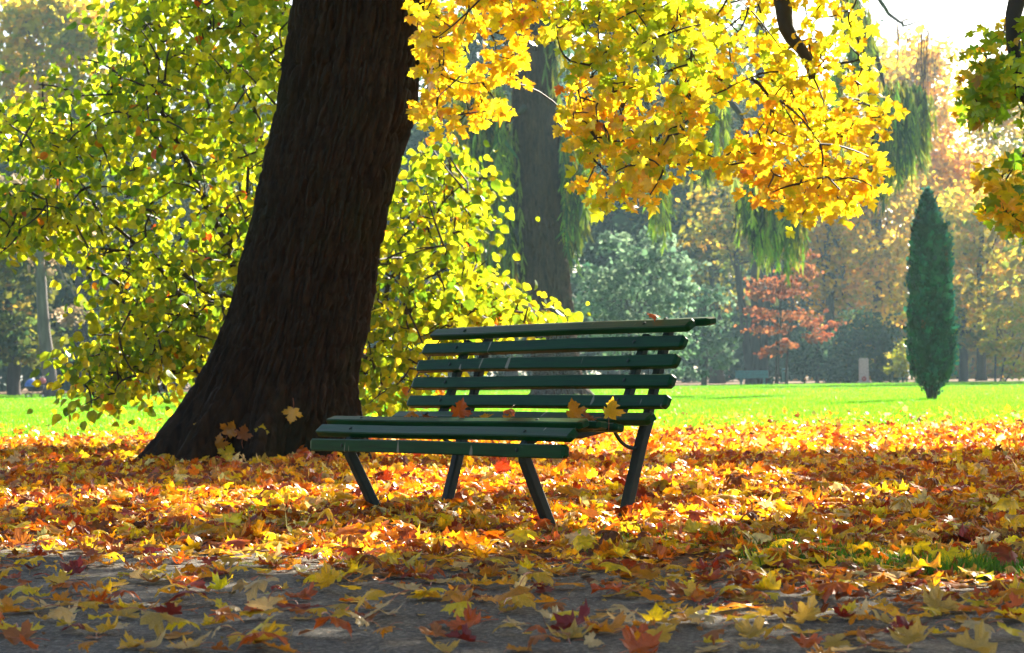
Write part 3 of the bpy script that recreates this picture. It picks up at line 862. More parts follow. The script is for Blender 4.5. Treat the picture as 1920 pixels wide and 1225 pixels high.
def place_leaf(p, cname, fname, size, tilt=None, az=None, label=None, group=None, rot=None, lift=True, stalk=True):
    me, st, V = LM[cname, fname]
    o = bpy.data.objects.new('fallen_leaf', me); COL.objects.link(o)
    if rot is None: rot = rand_rot(1, np.array([abs(rng.normal(0, .3)) if tilt is None else tilt]))[0]
    W = V @ rot.T * size
    z = p[2] - (W[:, 2].min() if lift else 0)
    o.matrix_world = Matrix.Translation((p[0], p[1], z + .002)) @ Matrix(rot.tolist()).to_4x4() @ Matrix.Scale(size, 4)
    tag(o, label, 'leaf', group)
    if stalk:
        c = bpy.data.objects.new('stalk', st); COL.objects.link(c); c.parent = o
    return o


SPECIAL = [(1590, 1135, 'red orange', 'bent and humped', .13), (130, 1080, 'dark red', 'with curled edges', .095), (475, 1200, 'bright yellow', 'lying flat', .10), (1230, 1168, 'bright yellow', 'with curled edges', .085), (275, 1195, 'ochre', 'bent and humped', .125),
           (1160, 1165, 'pale tan', 'folded along its middle', .085), (1050, 1080, 'orange', 'folded along its middle', .10), (1290, 1125, 'golden yellow', 'folded along its middle', .075), (860, 1145, 'orange', 'with curled edges', .10), (730, 1165, 'pale tan', 'lying flat', .11),
           (830, 1195, 'rusty brown', 'with curled edges', .09), (690, 1180, 'pale tan', 'bent and humped', .075), (500, 1130, 'pale tan', 'bent and humped', .12), (330, 1125, 'golden yellow', 'bent and humped', .11), (100, 1140, 'pale tan', 'folded along its middle', .065), (120, 1100, 'golden yellow', 'lying flat', .09),
           (1795, 1055, 'red orange', 'folded along its middle', .075), (1680, 1185, 'dark red', 'with curled edges', .11), (1420, 1130, 'ochre', 'lying flat', .10), (1110, 1190, 'rusty brown', 'folded along its middle', .05), (745, 1060, 'bright yellow', 'with curled edges', .09), (600, 1110, 'golden yellow', 'with curled edges', .10),
           (1330, 1110, 'pale tan', 'lying flat', .09), (1480, 1065, 'bright yellow', 'lying flat', .10), (960, 1150, 'golden yellow', 'bent and humped', .11), (215, 1060, 'golden yellow', 'bent and humped', .09), (30, 1150, 'orange', 'folded along its middle', .10), (1740, 1150, 'ochre', 'with curled edges', .12)]
WHERE = ['at lower left', 'below the bench', 'at lower right']
done = set()
for px, py, c, f, s in SPECIAL:
    p = ground(px, py, .008)
    lab = f'{c} maple leaf {f} {WHERE[0 if px < 550 else 1 if px < 1250 else 2]}'
    if lab in done: lab = 'large ' + lab if s > .1 else 'small ' + lab
    done.add(lab)
    place_leaf(p, c, f, s * .8, label=lab)
cw = np.array([3, 2, 3, 2, .8, 2.6, 1.2, 2.6]); fw = np.array([1.2, 1.2, .9, 1.0])
pts = []
while len(pts) < 244:
    py = rng.uniform(1005, 1235); px = rng.uniform(-30, 1950)
    p = ground(px, py, .008)
    s = path_side(p[0], p[1])
    if s > -.08: continue
    if rng.random() > .42 + .58 * np.exp(s / 1.0): continue
    if any(abs(px - a) < 20 and abs(py - b) < 7 for a, b in pts): continue
    pts.append((px, py))
    c = KINDS_[rng.choice(len(KINDS_), p=cw / cw.sum())][0]; f = FORMS[rng.choice(4, p=fw / fw.sum())][0]
    zone = WHERE[0 if px < 550 else 1 if px < 1250 else 2]
    row = 'on the near path ' if py > 1150 else 'mid path ' if py > 1090 else 'by the leaf carpet '
    lab = f'{c} maple leaf {f} {row}{zone}'
    place_leaf(p, c, f, .062 * float(np.exp(np.clip(rng.normal(0, .25), -.5, .45))), label=lab, group='maple leaves lying on the path')


def bench_pt(t, d, z):
    q = B0 + ou * t + ov * d
    return np.array([q[0], q[1], z])


for px, c, f, s, d, z, what in [(770, 'orange', 'bent and humped', .075, .27, .455, 'at the left end of the bench seat'), (805, 'rusty brown', 'with curled edges', .07, .28, .452, 'second from the left on the bench seat'), (858, 'red orange', 'folded along its middle', .10, .28, .455, 'standing up in the middle of the bench seat'),
                             (905, 'golden yellow', 'lying flat', .08, .27, .455, 'lying against the back slats of the bench seat'), (945, 'orange', 'with curled edges', .08, .26, .455, 'right of the middle of the bench seat'), (957, 'red orange', 'bent and humped', .06, .10, .475, 'on the front slats of the bench seat'),
                             (1075, 'orange', 'folded along its middle', .10, .27, .455, 'leaning up toward the right of the bench seat'), (1110, 'rusty brown', 'with curled edges', .08, .29, .452, 'beside the upright orange leaf on the bench seat'), (1140, 'golden yellow', 'folded along its middle', .10, .22, .462, 'at the right end of the bench seat')]:
    lo_, hi_ = 0., BL
    for _ in range(30):
        t = (lo_ + hi_) / 2; q = bench_pt(t, d, z); u = q[0] / q[1] * FPX + 960
        if u < px: lo_ = t
        else: hi_ = t
    s *= .8; up = .85 if f == 'folded along its middle' else .45
    rot = frames(np.array([[rng.normal(0, .3), -.1, math.sin(up)]]), np.array([[rng.normal(0, .3), -1., .3]]))[0] if up > .6 else rand_rot(1, np.array([.4]))[0]
    place_leaf(bench_pt(t, d, z), c, f, s, rot=rot, label=f'{c} maple leaf {what}')
p = bench_pt(1.62, .66, .875)
place_leaf(p, 'red orange', 'bent and humped', .05, label='small red maple leaf on the top rail of the bench')
# leaves caught on the bark
for px, py, c, f, s, what in [(550, 768, 'golden yellow', 'lying flat', .105, 'caught high on the dark trunk left of the bench'), (490, 815, 'bright yellow', 'lying flat', .075, 'on the foot of the dark trunk'), (425, 862, 'bright yellow', 'with curled edges', .12, 'leaning on the root of the dark trunk'), (428, 815, 'orange', 'with curled edges', .11, 'on the root ridge of the dark trunk'), (410, 840, 'orange', 'bent and humped', .10, 'low on the root ridge of the dark trunk'), (455, 822, 'rusty brown', 'lying flat', .10, 'on the hollow between the roots of the dark trunk'), (375, 805, 'ochre', 'folded along its middle', .07, 'on the left side of the dark trunk')]:
    ctr = at(px, py, TRY)
    r = np.interp(ctr[2], tZ, tR); x0 = np.interp(ctr[2], tZ, tX)
    rad = math.hypot(1, 0)
    dx = np.clip((ctr[0] - x0) / (r + .12), -.95, .95)
    yq = TRY - .9 * (r + .17 * math.exp(-ctr[2] / .3)) * math.sqrt(1 - dx * dx) - .05
    q = at(px, py, yq)
    rot = frames(np.array([[rng.normal(0, .5), -.15, -1. if px > 540 else .8]]), np.array([[dx * .5, -1., .25]]))[0]
    place_leaf(q, c, f, s, rot=rot, lift=False, label=f'{c} maple leaf {what}')

# ------------------------------------------------------------------ grass
def blades(x, y, z, h, wdt, lean, pal, per=3, spread=.02):
    n = len(x) * per
    bx = np.repeat(x, per) + rng.normal(0, spread, n); by = np.repeat(y, per) + rng.normal(0, spread, n); bz = np.repeat(z, per)
    hh = np.repeat(h, per) * np.exp(rng.normal(0, .25, n)); a = rng.random(n) * 2 * np.pi; b = rng.random(n) * 2 * np.pi
    ln = np.abs(rng.normal(0, lean, n)) * hh
    wx, wy = np.cos(a) * wdt / 2, np.sin(a) * wdt / 2
    lx, ly = np.cos(b) * ln, np.sin(b) * ln
    P = np.stack([np.stack([bx - wx, by - wy, bz], 1), np.stack([bx + wx, by + wy, bz], 1), np.stack([bx + wx * .7 + lx * .4, by + wy * .7 + ly * .4, bz + hh * .6], 1), np.stack([bx - wx * .7 + lx * .4, by - wy * .7 + ly * .4, bz + hh * .6], 1), np.stack([bx + lx, by + ly, bz + hh], 1)], 1)
    k = (np.arange(n) * 5)[:, None]
    C = np.repeat(pick(pal, n, .15), 5, 0)
    return P.reshape(-1, 3), np.concatenate([k + np.array([[0, 1, 2]]), k + np.array([[0, 2, 3]]), k + np.array([[3, 2, 4]])], 0), C


PAL_TUFT = [(.05, .15, .008, 3), (.08, .20, .01, 2), (.14, .22, .02, 1)]
PAL_GRASS = [(.125, .34, .010, 3), (.19, .43, .012, 3), (.28, .50, .02, 1), (.06, .22, .006, 1)]
gg = Geo()
n = 100000
y = np.sqrt(rng.uniform(21.5 ** 2, 66 ** 2, n)); x = rng.uniform(-1, 1, n) * (y * .25 + 1.2)
kp = rng.random(n) < np.clip((y - 22) / 3, 0, 1)
x, y = x[kp], y[kp]
V, F, C = blades(x, y, x * 0, .045 + .03 * fbm(np.stack([x * .8, y * .5, x * 0], -1)), .014 + 0 * .1, .5, PAL_GRASS, per=3, spread=.05)
gg.add(V, F, C)
n = 42000
y = np.sqrt(rng.uniform(64 ** 2, 112 ** 2, n)); x = rng.uniform(-1, 1, n) * (y * .24 + .5)
V, F, C = blades(x, y, x * 0, .055 + .03 * fbm(np.stack([x * .8, y * .5, x * 0], -1)), .035, .5, PAL_GRASS, per=3, spread=.1)
gg.add(V, F, C)
# tufts along the path edge and among the leaves
tufts = [(1310, 1018, .3, 50), (1400, 1022, .35, 110), (1480, 1040, .3, 120), (1560, 1050, .3, 70), (1700, 1056, .3, 110), (1770, 1070, .3, 140), (1850, 1070, .3, 150), (1910, 1080, .3, 130), (1630, 1048, .3, 70), (820, 985, .3, 50), (470, 965, .25, 40), (1210, 1005, .35, 60), (1095, 980, .25, 30), (240, 955, .25, 26), (340, 965, .25, 26), (60, 920, .3, 26), (1140, 1020, .3, 40), (860, 965, .2, 20), (1560, 870, .4, 16), (1720, 880, .4, 16)]
for px, py, rr, k in tufts:
    p = ground(px, py, .01)
    tx = p[0] + rng.normal(0, rr * .4, k); ty = p[1] + rng.normal(0, rr * .5, k)
    ok = (path_side(tx, ty) > -.02) & (rng.random(k) < .65)
    tx, ty = tx[ok], ty[ok]
    if len(tx) == 0: continue
    V, F, C = blades(tx, ty, mound(tx, ty), np.full(len(tx), .048), .005, .55, PAL_TUFT, per=6, spread=.02); gg.add(V, F, C)
gr = gg.build('grass', M['grass']); tag(gr, 'short green grass of the lawn and tufts along the path edge', 'grass', kind='stuff')
#@@FAR
# ------------------------------------------------------------------ trees and things beyond the lawn
PALS = {
    'dark': [(.035, .075, .022, 4), (.05, .10, .03, 3), (.10, .13, .025, 1)],
    'teal': [(.025, .065, .038, 4), (.04, .10, .055, 3), (.08, .13, .05, 1.2)],
    'gold': [(.68, .46, .03, 4), (.72, .36, .03, 3), (.44, .38, .03, 3), (.20, .25, .03, 1.5)],
    'orange': [(.80, .42, .03, 4), (.76, .52, .04, 3), (.46, .30, .05, 2), (.22, .21, .04, 1.2)],
    'olive': [(.17, .18, .02, 4), (.26, .24, .02, 3), (.09, .13, .02, 3), (.34, .20, .03, 1)],
    'silver': [(.13, .21, .12, 4), (.24, .33, .20, 2.2), (.06, .12, .06, 4)],
    'red': [(.27, .075, .03, 4), (.33, .13, .04, 3), (.20, .07, .03, 2)],
    'lime': [(.40, .42, .03, 4), (.28, .34, .03, 3), (.52, .44, .05, 2)],
    'brown': [(.30, .20, .11, 4), (.42, .31, .20, 3), (.16, .15, .05, 3)],
}


def far_tree(name, label, Y, trunks, blobs, pal, leaf=.34, cover=2.6, group=None, flat=.45, bark='bark_far', gap=.5, depth=1.0, clump=.16):
    """trunks: lists of (px, py, radius m); blobs: (px, py, rx, rz) of the crown in photo pixels at distance Y"""
    b0 = trunks[0][0]; o = ground(b0[0], b0[1]); o = at(b0[0], b0[1], Y); o[2] = 0.
    e = empty(name, o); tag(e, label, 'tree' if 'shrub' not in name else 'shrub', group)
    s = Y / FPX
    for k, tr in enumerate(trunks):
        P = np.array([at(a, b, Y + k * .3) for a, b, c in tr]); P[0][2] = -.1
        t = np.linspace(0, 1, len(P)); tt = np.linspace(0, 1, 18)
        Q = np.stack([np.interp(tt, t, P[:, j]) for j in range(3)], 1)
        Q = wob_path(Q, .25, seed=o[0] + k)
        r = np.interp(tt, t, [c for a, b, c in tr]); r[0] *= 1.35
        Geo().add(*[shift(q, o) if i == 0 else q for i, q in enumerate(tube(Q, r, 9))]).build('trunk', M[bark], e, smooth=True)
    top_ = np.array([at(a, b, Y) for a, b, c in trunks[0]][-1])
    cr = Geo(); lim = []
    for (px, py, rx, rz) in blobs:
        c = at(px, py, Y); RX, RZ = rx * s, rz * s; RY = min(RX, 3.5) * depth
        area = math.pi * RX * RZ * (.78 if name == 'golden_tree' else 1)
        nl = int(1.45 * cover * area / (.5 * leaf * leaf))
        ncl = max(8, int(nl / 26))
        d = unit(rng.normal(0, 1, (ncl, 3))) * (rng.random((ncl, 1)) ** .45)
        rr = 1 + .5 * (fbm(d * 1.7 + rng.random(3) * 9) - .5)[:, None]
        cc = c + d * rr * np.array([RX, RY, RZ])
        ok = fbm(cc * (.55 / max(RX, .6)) * 2 + 31.) > gap - .19
        cc = cc[ok]; ncl = len(cc)
        if ncl == 0: continue
        per = 26
        csz = clump * (RX + RZ) * np.exp(rng.normal(0, .3, ncl))
        pos = np.repeat(cc, per, 0) + rng.normal(0, 1, (ncl * per, 3)) * np.repeat(csz, per)[:, None] * np.array([1, 1, flat])
        ok = pos[:, 2] > .15; pos = pos[ok]
        n = len(pos)
        cl = np.repeat(pick(pal, ncl, .14), per, 0)[ok] * .65 + pick(pal, n, .12) * .35
        yd = rng.normal(0, 1, (n, 3)) * [1, 1, .6] + [0, 0, -.5]; nm = rng.normal(0, .6, (n, 3)) + [-.15, -.55, .6]
        V, F, C = leaves(SH_BG, pos, frames(yd, nm), leaf * np.exp(rng.normal(0, .3, n)), cl, fold=rng.normal(.2, .3, n))
        cr.add(shift(V, o), F, C)
        lim.append(c)
    cr.build('crown', M['leaf_far'], e)
    start = np.array(at(*trunks[0][max(1, len(trunks[0]) // 2)][:2], Y))
    for k, c in enumerate(lim[:6]):
        tgt = c + rng.normal(0, .3, 3)
        P = bez(start + (top_ - start) * min(1, k * .2), (start + tgt) / 2 + [0, 0, .6], tgt, 12)
        r0 = trunks[0][-1][2]
        Geo().add(*[shift(q, o) if i == 0 else q for i, q in enumerate(tube(wob_path(P, .3, seed=k + o[0]), np.linspace(r0 * .7, r0 * .15, 12), 6))]).build('limb', M[bark], e, smooth=True)
    return e


T = far_tree
gB = 'trees beyond the lawn'
# left of the big trunk
T('broadleaf_tree', 'dark green broadleaf tree with drooping boughs at the far left edge', 108, [[(26, 745, .35), (24, 660, .3), (18, 540, .2)]], [(0, 610, 75, 60), (10, 500, 90, 70), (-30, 660, 60, 40), (60, 640, 50, 35)], PALS['olive'] + PALS['dark'], group=gB)
T('grey_trunk_tree', 'tall grey leaning trunk with sparse brownish leaves beyond the left lawn', 92, [[(98, 748, .34), (86, 640, .27), (76, 520, .21), (66, 400, .15), (52, 300, .1)]], [(100, 470, 55, 35), (60, 430, 55, 35), (140, 430, 45, 30), (60, 350, 60, 40), (130, 590, 30, 18)], PALS['brown'], leaf=.22, cover=1.1, group=gB, bark='bark_pale')
T('broadleaf_tree', 'bright yellow and green crown in the top left corner of the photo', 128, [[(150, 742, .4), (150, 500, .3), (140, 200, .2)]], [(150, 80, 70, 80), (110, 20, 60, 50), (40, 30, 60, 50), (30, 130, 70, 60), (120, 170, 50, 40)], PALS['gold'] + PALS['lime'], leaf=.4, cover=4.5, gap=.33, group=gB)
T('broadleaf_tree', 'dark blue green tree behind the grey trunk on the left', 140, [[(180, 738, .4), (170, 560, .3), (160, 350, .2)]], [(60, 260, 110, 90), (130, 330, 120, 110), (60, 420, 110, 90), (180, 480, 100, 100), (130, 600, 110, 70)], PALS['dark'] + PALS['teal'] + PALS['olive'][:1], leaf=.46, cover=4.4, gap=.33, group=gB)
T('broadleaf_tree', 'shaded green tree half hidden behind the round-leaved bush', 136, [[(312, 735, .4), (310, 600, .3), (320, 350, .2)]], [(300, 420, 120, 100), (330, 300, 110, 80), (420, 420, 120, 110), (300, 560, 120, 80), (430, 580, 100, 80), (380, 190, 90, 70), (470, 230, 70, 70)], PALS['teal'] + PALS['olive'], leaf=.36, group=gB)
T('pine_tree', 'dark blue pine crown showing against the sky at the upper left', 132, [[(242, 735, .3), (240, 400, .2), (228, 40, .12)]], [(225, 20, 42, 26), (250, 62, 40, 18), (235, 150, 35, 40), (240, 260, 45, 50)], PALS['teal'], leaf=.22, cover=2.0, flat=.3, group=gB)
T('broadleaf_tree', 'thin pale crown with bare twigs against the sky left of the trunk', 138, [[(470, 735, .3), (462, 400, .2), (455, 60, .12)]], [(460, 70, 50, 35), (500, 40, 40, 50), (410, 150, 40, 40), (520, 180, 50, 60), (470, 280, 60, 60)], PALS['brown'] + PALS['lime'], leaf=.24, cover=1.2, group=gB)
# middle
T('broadleaf_tree', 'blue green tree in haze between the big trunk and the larch', 138, [[(800, 725, .4), (800, 560, .3), (810, 350, .2)]], [(790, 300, 110, 90), (850, 380, 90, 90), (760, 420, 100, 90), (860, 520, 90, 90), (760, 590, 110, 90), (880, 640, 80, 60)], PALS['teal'], leaf=.36, group=gB)
T('broadleaf_tree', 'tall hazy green tree behind the larch trunk', 146, [[(960, 722, .45), (955, 450, .35), (950, 150, .2)]], [(840, 120, 100, 110), (950, 60, 110, 100), (940, 260, 100, 120), (950, 430, 100, 100), (960, 580, 100, 100), (900, 180, 90, 90)], PALS['teal'] + PALS['dark'], leaf=.38, group=gB)
T('broadleaf_tree', 'hazy dark tree right of the larch trunk behind the silvery bush', 144, [[(1150, 721, .45), (1150, 500, .35), (1140, 250, .2)]], [(1110, 300, 100, 110), (1200, 360, 100, 90), (1130, 440, 100, 90), (1220, 480, 80, 80), (1110, 600, 90, 80), (1180, 180, 110, 110)], PALS['teal'], leaf=.38, group=gB)
T('broadleaf_tree', 'tall green and bronze tree above the far teal bench', 142, [[(1345, 719, .45), (1340, 520, .35), (1335, 250, .2)]], [(1290, 380, 90, 80), (1370, 360, 90, 90), (1330, 460, 100, 70), (1270, 250, 100, 110), (1400, 240, 110, 110), (1330, 110, 130, 110), (1320, 560, 80, 50)], PALS['teal'] + PALS['olive'], leaf=.38, group=gB)
T('silver_shrub', 'silvery pale green bush shining in the sun right of the larch trunk', 98, [[(1182, 722, .14), (1180, 640, .1), (1180, 560, .07)]], [(1200, 480, 60, 34), (1130, 525, 60, 26), (1255, 505, 46, 30), (1180, 540, 70, 28), (1250, 560, 50, 26), (1110, 580, 55, 26), (1190, 600, 60, 30), (1240, 640, 50, 40), (1150, 650, 60, 40), (1160, 450, 36, 18), (1225, 440, 30, 16), (1290, 540, 22, 14)], PALS['silver'], leaf=.19, cover=2.4, group='shrubs beyond the lawn')
T('spreading_pine', 'dark spreading pine with low layered boughs behind the right end of the bench', 112, [[(1320, 720, .16), (1322, 680, .14), (1318, 560, .09)]], [(1320, 660, 55, 18), (1300, 690, 55, 14), (1350, 630, 50, 22), (1310, 600, 60, 28), (1330, 560, 45, 25), (1290, 640, 40, 22), (1350, 680, 30, 12)], PALS['teal'] + PALS['silver'][:1], leaf=.2, cover=2.0, flat=.25, group=gB)
T('leaning_tree', 'tree with a dark leaning trunk behind the far teal bench', 126, [[(1409, 716, .30), (1400, 640, .25), (1390, 560, .2), (1380, 490, .16), (1372, 400, .1)]], [(1400, 440, 70, 40), (1340, 420, 70, 40), (1430, 470, 50, 30), (1370, 370, 80, 50)], PALS['olive'] + PALS['gold'], leaf=.26, cover=1.6, group=gB)
T('leaning_tree', 'straight dark trunk right beside the leaning one behind the far bench', 128, [[(1434, 716, .26), (1434, 640, .22), (1440, 540, .17), (1445, 450, .1)]], [(1460, 430, 50, 40), (1440, 400, 60, 40)], PALS['olive'], leaf=.26, cover=1.4, group=gB)
T('red_maple_tree', 'small red Japanese maple with layered branches beyond the lawn', 114, [[(1456, 720, .11), (1460, 640, .09), (1462, 560, .06)], [(1474, 720, .08), (1478, 640, .06), (1486, 560, .04)]], [(1450, 520, 42, 20), (1480, 548, 50, 20), (1428, 548, 34, 14), (1425, 590, 32, 14), (1490, 590, 55, 14), (1540, 606, 36, 14), (1450, 618, 40, 12), (1530, 630, 26, 10), (1470, 645, 24, 10), (1515, 510, 34, 16), (1450, 660, 22, 10), (1500, 480, 30, 12)], PALS['red'], leaf=.17, cover=1.5, flat=.25, gap=.45)
# right: the golden wall
T('golden_tree', 'orange tree directly behind the red Japanese maple', 134, [[(1560, 718, .35), (1555, 600, .28), (1550, 420, .18)]], [(1540, 420, 70, 55), (1590, 470, 60, 55), (1560, 540, 65, 45), (1620, 590, 55, 45), (1520, 470, 50, 40), (1650, 500, 50, 50)], PALS['orange'] + PALS['gold'], leaf=.28, cover=2.0, group=gB)
T('golden_tree', 'gold and green tree between the red maple and the cypress', 140, [[(1650, 717, .4), (1648, 560, .3), (1640, 300, .2)]], [(1600, 300, 80, 80), (1670, 370, 80, 70), (1620, 230, 80, 80), (1660, 480, 70, 60), (1690, 570, 60, 60), (1590, 380, 60, 50), (1640, 150, 60, 80)], PALS['orange'] + PALS['gold'] + PALS['lime'], leaf=.3, group=gB)
T('golden_tree', 'tallest pale orange tree behind the top of the cypress', 150, [[(1742, 716, .4), (1740, 500, .3), (1738, 200, .18)]], [(1700, 110, 55, 60), (1745, 150, 70, 70), (1700, 220, 80, 70), (1790, 240, 70, 70), (1740, 310, 90, 60), (1660, 170, 45, 60), (1810, 330, 70, 50)], PALS['orange'], leaf=.34, cover=3.4, group=gB)
T('golden_tree', 'bright yellow tree right of the cypress', 132, [[(1840, 716, .3), (1838, 560, .24), (1842, 380, .14)]], [(1830, 420, 70, 50), (1880, 380, 60, 60), (1840, 490, 65, 45), (1900, 480, 55, 60), (1800, 470, 45, 40), (1790, 400, 45, 45)], PALS['gold'] + PALS['lime'], leaf=.26, cover=2.0, group=gB)
T('golden_tree', 'tall orange tree at the right edge behind the green maple sprays', 146, [[(1940, 716, .4), (1935, 480, .3), (1925, 250, .2)]], [(1880, 250, 60, 70), (1930, 180, 70, 70), (1900, 330, 60, 50), (1950, 420, 70, 80), (1860, 200, 40, 50)], PALS['orange'] + PALS['lime'], leaf=.3, cover=2.0, group=gB)
T('sapling_tree', 'young yellow green tree with several thin stems at the lower right', 113, [[(1866, 718, .06), (1868, 660, .05), (1872, 600, .03)], [(1874, 718, .05), (1888, 660, .04), (1900, 610, .03)], [(1880, 718, .05), (1905, 680, .04), (1925, 640, .03)]], [(1870, 590, 35, 28), (1905, 620, 38, 30), (1850, 640, 24, 20), (1880, 660, 36, 24), (1920, 690, 30, 24), (1925, 570, 35, 35)], PALS['lime'] + PALS['gold'], leaf=.17, cover=1.5)
T('broadleaf_tree', 'stout dark trunk right of the cypress with green leaves above it', 124, [[(1806, 716, .28), (1808, 670, .24), (1800, 580, .18)]], [(1800, 560, 50, 40), (1840, 600, 45, 35), (1780, 610, 40, 40), (1830, 640, 30, 16)], PALS['olive'] + PALS['gold'], leaf=.24, cover=1.8, group=gB)
T('yew_tree', 'dark teal yew under the right side of the red Japanese maple', 124, [[(1532, 719, .12), (1532, 680, .1), (1530, 650, .06)]], [(1530, 680, 48, 40), (1520, 650, 40, 30), (1555, 700, 30, 22)], PALS['teal'], leaf=.2, cover=3.2, gap=.35, group='yews beyond the lawn')
T('yew_tree', 'tall dark yew behind the left side of the stone pillar', 126, [[(1592, 719, .12), (1592, 670, .1), (1592, 620, .06)]], [(1590, 670, 40, 55), (1600, 620, 36, 40), (1575, 700, 34, 22)], PALS['teal'] + PALS['dark'], leaf=.2, cover=3.2, gap=.35, group='yews beyond the lawn')
T('yew_tree', 'dark yew between the stone pillar and the cypress', 126, [[(1652, 719, .12), (1652, 670, .1), (1652, 630, .06)]], [(1655, 670, 34, 50), (1650, 620, 30, 36), (1672, 700, 30, 22)], PALS['teal'] + PALS['dark'], leaf=.2, cover=3.2, gap=.35, group='yews beyond the lawn')
T('yellow_shrub', 'bright yellow green shrub between the stone pillar and the cypress', 117, [[(1692, 720, .04), (1692, 700, .035), (1690, 680, .02)]], [(1688, 672, 22, 18), (1700, 695, 20, 16), (1682, 690, 16, 16), (1705, 650, 18, 20)], PALS['lime'], leaf=.14, cover=2.0)
# the dim wood farther back closes the view
gW = 'trees deep in the wood'
for k, (px, top_, rx, pal, what) in enumerate([(-60, 200, 170, 'dark', 'left of the photo frame edge'), (120, 330, 160, 'teal', 'behind the grey trunk'), (330, 330, 170, 'dark', 'behind the round-leaved bush'), (520, 300, 150, 'teal', 'behind the leaning maple'), (760, 200, 160, 'teal', 'left of the larch'), (1000, 80, 160, 'teal', 'straight behind the larch'), (1220, 120, 150, 'teal', 'above the silvery bush'), (1420, 140, 150, 'teal', 'above the red maple'), (1600, 230, 130, 'gold', 'behind the orange tree'), (1790, 300, 140, 'gold', 'behind the cypress'), (1960, 260, 140, 'gold', 'past the right edge'), (-290, 180, 190, 'olive', 'well outside the left edge'), (-540, 160, 190, 'dark', 'farthest to the left'), (2180, 250, 170, 'olive', 'farthest to the right')]):
    T('woodland_tree', 'dim woodland tree deep in the wood ' + what, 176 + 3 * (k % 3), [[(px, 715, .4), (px + 4, 560, .3), (px - 3, top_ + 120, .2)]], [(px, top_ + 110, rx * .75, 110), (px - rx * .3, top_ + 260, rx * .7, 120), (px + rx * .4, top_ + 300, rx * .7, 120), (px, 560, rx, 90), (px, 660, rx, 60)], PALS[pal], leaf=.6, cover=3.6, group=gW, gap=.34)

for k, (px, Y, what) in enumerate([(640, 130, 'left of the larch'), (1010, 131, 'behind the larch top'), (1420, 129, 'above the leaning trunks'), (2040, 124, 'just past the right edge'), (2260, 125, 'far past the right edge')]):
    T('tall_tree', 'very tall tree whose crown rises above the photo ' + what, Y, [[(px, 719, .4), (px, 400, .35), (px + 6, -40, .25), (px, -160, .12)]], [(px, -140, 170, 90), (px - 90, -100, 130, 70), (px + 110, -110, 130, 70), (px, -200, 110, 60)] + ([(px, 200, 150, 130), (px, 450, 150, 140)] if px > 2000 else []), PALS['olive'], leaf=.6, cover=2.4, group=gB, gap=.4)
# ------------------------------------------------------------------ weeping larch
LY = 66.0
lo2 = at(1055, 742, LY); lo2[2] = 0
larch = empty('larch_tree', lo2); tag(larch, 'tall weeping larch with a straight grey trunk and hanging green curtains of needles', 'tree')
rowsL = [(752, 980, 1128), (742, 996, 1112), (720, 1002, 1094), (690, 1001, 1086), (620, 992, 1078), (520, 975, 1066), (420, 968, 1060), (300, 964, 1052), (180, 962, 1044), (60, 972, 1034), (-100, 975, 1022), (-260, 978, 1012)]
V, F, _ = trunk_mesh(rowsL, 200, LY, .12, 15., None, steps=300, seed=4.)
Geo().add(shift(V, lo2), F).build('trunk', M['bark_grey'], larch, smooth=True)
LIMBS = [[(1005, -60), (1180, -150), (1420, -110), (1560, -30), (1640, 70), (1655, 180), (1700, 168), (1740, 175)], [(1008, 40), (1180, 60), (1330, 150), (1405, 235), (1420, 300), (1424, 385)], [(1000, 90), (950, 130), (900, 165), (860, 175)], [(1035, 230), (1060, 245), (1075, 290)], [(985, 200), (960, 220), (945, 250)],
         [(1010, -20), (1150, 60), (1240, 260), (1245, 300)], [(1010, -90), (860, -60), (845, 20)], [(1420, -110), (1600, -60), (1650, 0), (1672, 32), (1692, 50), (1700, 36)]]
for k, Lm in enumerate(LIMBS):
    P = [at(x, y, LY + rng.normal(0, .4)) for x, y in Lm]
    limb(larch, lo2, P, .17 if k in (0, 1) else .09, .03, M['bark_far'], 8, .15, 60. + k)
PALN = [(.15, .20, .02, 4), (.27, .30, .025, 3), (.06, .09, .015, 4), (.30, .28, .05, 1)]
DR = [(905, 165, 470, 34, 120), (870, 180, 400, 18, 40), (940, 230, 600, 18, 80), (955, 260, 520, 8, 26), (1066, 240, 480, 12, 90), (1085, 290, 430, 14, 40), (1236, 290, 435, 14, 30), (1330, 150, 330, 34, 44), (1290, 160, 300, 20, 20), (1450, 335, 480, 46, 120), (1405, 330, 440, 16, 30), (1490, 370, 490, 14, 26), (1680, 160, 330, 32, 90), (1720, 165, 290, 18, 34), (1650, 210, 370, 14, 26), (1612, 20, 130, 22, 50), (1590, -20, 110, 20, 24), (1035, 40, 170, 18, 24), (840, 30, 180, 24, 30), (1570, 110, 280, 14, 14), (1280, 30, 180, 26, 24)]
nd = Geo(); st = Geo(); stR = Geo()
